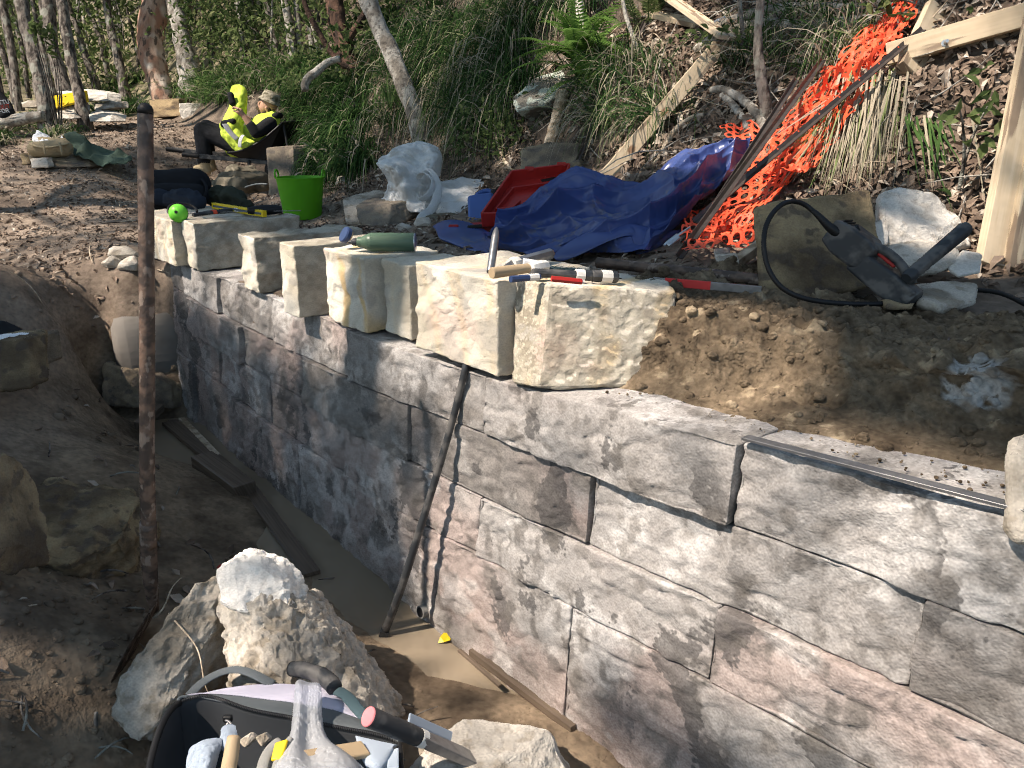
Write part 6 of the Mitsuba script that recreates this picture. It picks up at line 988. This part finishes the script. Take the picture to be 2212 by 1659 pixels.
for i, w in enumerate((.08, .46)):
    part(wb, 'leg', tube([B(538 - 2 * i, 346, w), B(542, 396 - 6 * i, w), B(560, 397 - 6 * i, w)], .015, 8), M['black'], True); part(wb, 'tray_stay', tube([B(612 - 14 * i, 270 + 8 * i, w * .6), B(622 - 12 * i, 318, w)], .016, 8), M['black'], True)
wc = B(606, 372, .28); dw = unit(V([.2, 1, 0])); kw_ = part(wb, 'wheel', lathe(wc - dw * .045, wc + dw * .045, [(0, .10), (.1, .15), (.3, .18), (.7, .18), (.9, .15), (1, .10)], 28), M['black'], 40); part(wb, 'wheel__hub', lathe(wc - dw * .05, wc + dw * .05, [(0, .06), (1, .06)], 16), M['dusty'], 40)
# worker
def J(x, y, w=.3): return W(x, y, TB + w)
hi = thing('person', 'worker in a bucket hat and yellow shirt reclining in the wheelbarrow, hands raised', 'person')
hip, chest, neck = J(515, 312, .30), J(575, 278, .28), J(588, 256, .28)
sl, sr = J(583, 268, .10), J(590, 262, .5); el, er = J(553, 287, -.03), J(560, 275, .5); wl_, wr_ = J(526, 250, -.12), J(520, 248, .32)
kl, kr = J(437, 281, .20), J(447, 276, .45); al, ar = J(441, 352, .18), J(452, 345, .5)
tors = body([(hip, .16, J(545, 298, .29), .155), (J(545, 298, .29), .155, chest, .165), (chest, .15, neck, .085), (J(578, 272, .1), .085, J(586, 266, .5), .085)], .022, 8); part(hi, 'shirt', rough(tors, .008, 7, 3), M['jacket'], True)
part(hi, 'trousers', rough(body([(J(515, 314, .2), .12, kl, .085), (kl, .088, J(440, 345, .18), .072), (J(515, 312, .42), .12, kr, .085), (kr, .085, J(450, 338, .48), .070)], .02, 6), .012, 7, 4, 3, .4), M['cloth_black'], True)
for a, s in ((al, -1), (ar, 1)): part(hi, 'boot', body([(a + V([0, 0, .02]), .055, a + V([.01, 0, -.07]), .055), (a + V([.02, 0, -.08]), .052, a + V([-.13, -.05, -.10]), .045)], .015, 6), M['tan'], True)
for s_, e_, w_, nm in ((sl, el, wl_, 0), (sr, er, wr_, 1)):
    part(hi, 'sleeve', rough(body([(s_, .075, e_, .058), (e_, .058, e_ + (w_ - e_) * .45, .047)], .018, 6), .008, 9, 6), M['cloth_black'], True); 
    hd_ = unit(w_ - e_); hx_ = unit(V([-1, .1, .15])); palm = w_ + hd_ * .05; bones = [(e_ + (w_ - e_) * .38, .040, w_, .027), (w_, .026, palm + hx_ * .01, .034)]
    for i in range(4):
        k0 = palm + hd_ * .03 + V([0, -.025 + .017 * i, 0]); k1 = k0 + hx_ * (.035 + .004 * (i in (1, 2))) + hd_ * .014; k2 = k1 + hx_ * .022 - hd_ * .018; bones += [(palm, .016, k0, .0105), (k0, .0105, k1, .009), (k1, .009, k2, .0078)]
    t0 = palm + V([0, -.02, -.01]); bones += [(w_ + hd_ * .02, .016, t0 + hx_ * .028, .012), (t0 + hx_ * .028, .0115, t0 + hx_ * .055 + hd_ * .012, .009)]
    part(hi, 'forearm', body(bones, .008, 4), M['skin'], True)
hc = J(578, 233, .28); fx = unit(V([-1, -.12, .12])); ux = unit(V([.22, 0, 1.])); ux = unit(ux - fx * (ux @ fx)); sx = np.cross(fx, ux)
def H(f, u, s=0.): return hc + fx * f + ux * u + sx * s
part(hi, 'head', body([(H(-.015, .035), .088, H(.015, .0), .080), (H(.02, -.02), .066, H(.045, -.075), .040), (H(.075, .03), .03, H(.078, -.02), .034), (H(.088, .022), .010, H(.112, -.012), .013), (H(.095, -.012), .012, H(.100, -.02), .013), (H(.088, -.045), .013, H(.090, -.052), .012), (H(.0, -.06), .055, neck + V([.0, 0, -.02]), .06), (H(.082, .045, .03), .012, H(.082, .045, -.03), .012), (H(-.0, .0, .078), .018, H(-.01, -.03, .078), .014), (H(-.0, .0, -.078), .018, H(-.01, -.03, -.078), .014)], .007, 4), M['skin'], True)
for s in (-1, 1): part(hi, 'eye', trimesh.Trimesh(trimesh.creation.icosphere(2, .011).vertices + H(.079, .025, .03 * s), trimesh.creation.icosphere(2).faces), M['hair'], True)
part(hi, 'beard', rough(body([(H(.02, -.065, .045), .03, H(.065, -.085, .0), .034), (H(.02, -.065, -.045), .03, H(.065, -.085, .0), .034), (H(.092, -.036, .012), .010, H(.092, -.036, -.012), .010), (H(-.02, -.01, .06), .03, H(.02, -.06, .055), .025), (H(-.02, -.01, -.06), .03, H(.02, -.06, -.055), .025)], .008, 3), .004, 60, 4), M['hair'], True)
part(hi, 'collar', body([(neck + V([-.06, -.06, -.03]), .035, neck + V([.06, -.05, .03]), .035), (neck + V([.06, -.05, .03]), .035, neck + V([.07, .06, .03]), .035), (neck + V([-.06, .05, -.03]), .03, neck + V([.07, .06, .03]), .035)], .015, 4), M['cloth_black'], True)
part(hi, 'hat', lathe(H(-.02, .062), H(-.055, .175), [(0, .126), (.02, .128), (.08, .122), (.22, .108), (.30, .100), (.7, .096), (.9, .078), (.98, .04), (1, .001)], 32), M['camo'], True)
# reflective jacket held up
jr = thing('safety_jacket', 'fluorescent yellow jacket with grey reflective bands held by the worker', 'jacket')
jk = [[J(503, 186, .22), J(515, 184, .2), J(530, 190, .2), J(536, 204, .22)], [J(500, 205, .2), J(512, 210, .12), J(526, 212, .12), J(535, 225, .2)], [J(496, 235, .18), J(508, 238, .08), J(522, 240, .1), J(532, 250, .2)], [J(482, 262, .15), J(498, 262, .03), J(515, 268, .05), J(526, 280, .14)], [J(480, 288, .12), J(498, 290, .0), J(520, 296, .0), J(535, 298, .1)], [J(500, 316, .1), J(515, 316, .0), J(535, 312, .0), J(550, 306, .08)], [J(510, 328, .12), J(522, 328, .06), J(535, 322, .05), J(548, 312, .1)]]
g = cloth(jk, 90, 60, .04, 5, 14, ridge=.6, nrm=(0, -.9, .2)); q = g.reshape(-1, 3); g = g + V([-.2, -.9, .2]) * (.09 * np.abs(meshkit.noise(q * V([9, 9, 6]), 3) - .5) + .03 * np.abs(meshkit.noise(q * 22, 4) - .5)).reshape(g.shape[:2])[..., None]; part(jr, 'shell', thick(g, .006), M['jacket'], True)
for a, b in (((486, 268), (512, 300)), ((525, 292), (518, 318))): q = spline([J(a[0], a[1], -.06), J((a[0] + b[0]) / 2 - 3, (a[1] + b[1]) / 2, -.075), J(b[0], b[1], -.06)], 14); part(jr, 'reflective_band', tube(q, .032, 10, None, flat=.16), M['reflective'], True)
part(jr, 'cuff', rough(body([(J(498, 206, .06), .035, J(502, 222, .06), .035)], .012, 4), .006, 20), M['cloth_black'], True); part(jr, 'dark_panel', rough(body([(J(484, 268, .02), .04, J(504, 262, -.02), .03)], .012, 4), .008, 20), M['cloth_black'], True)
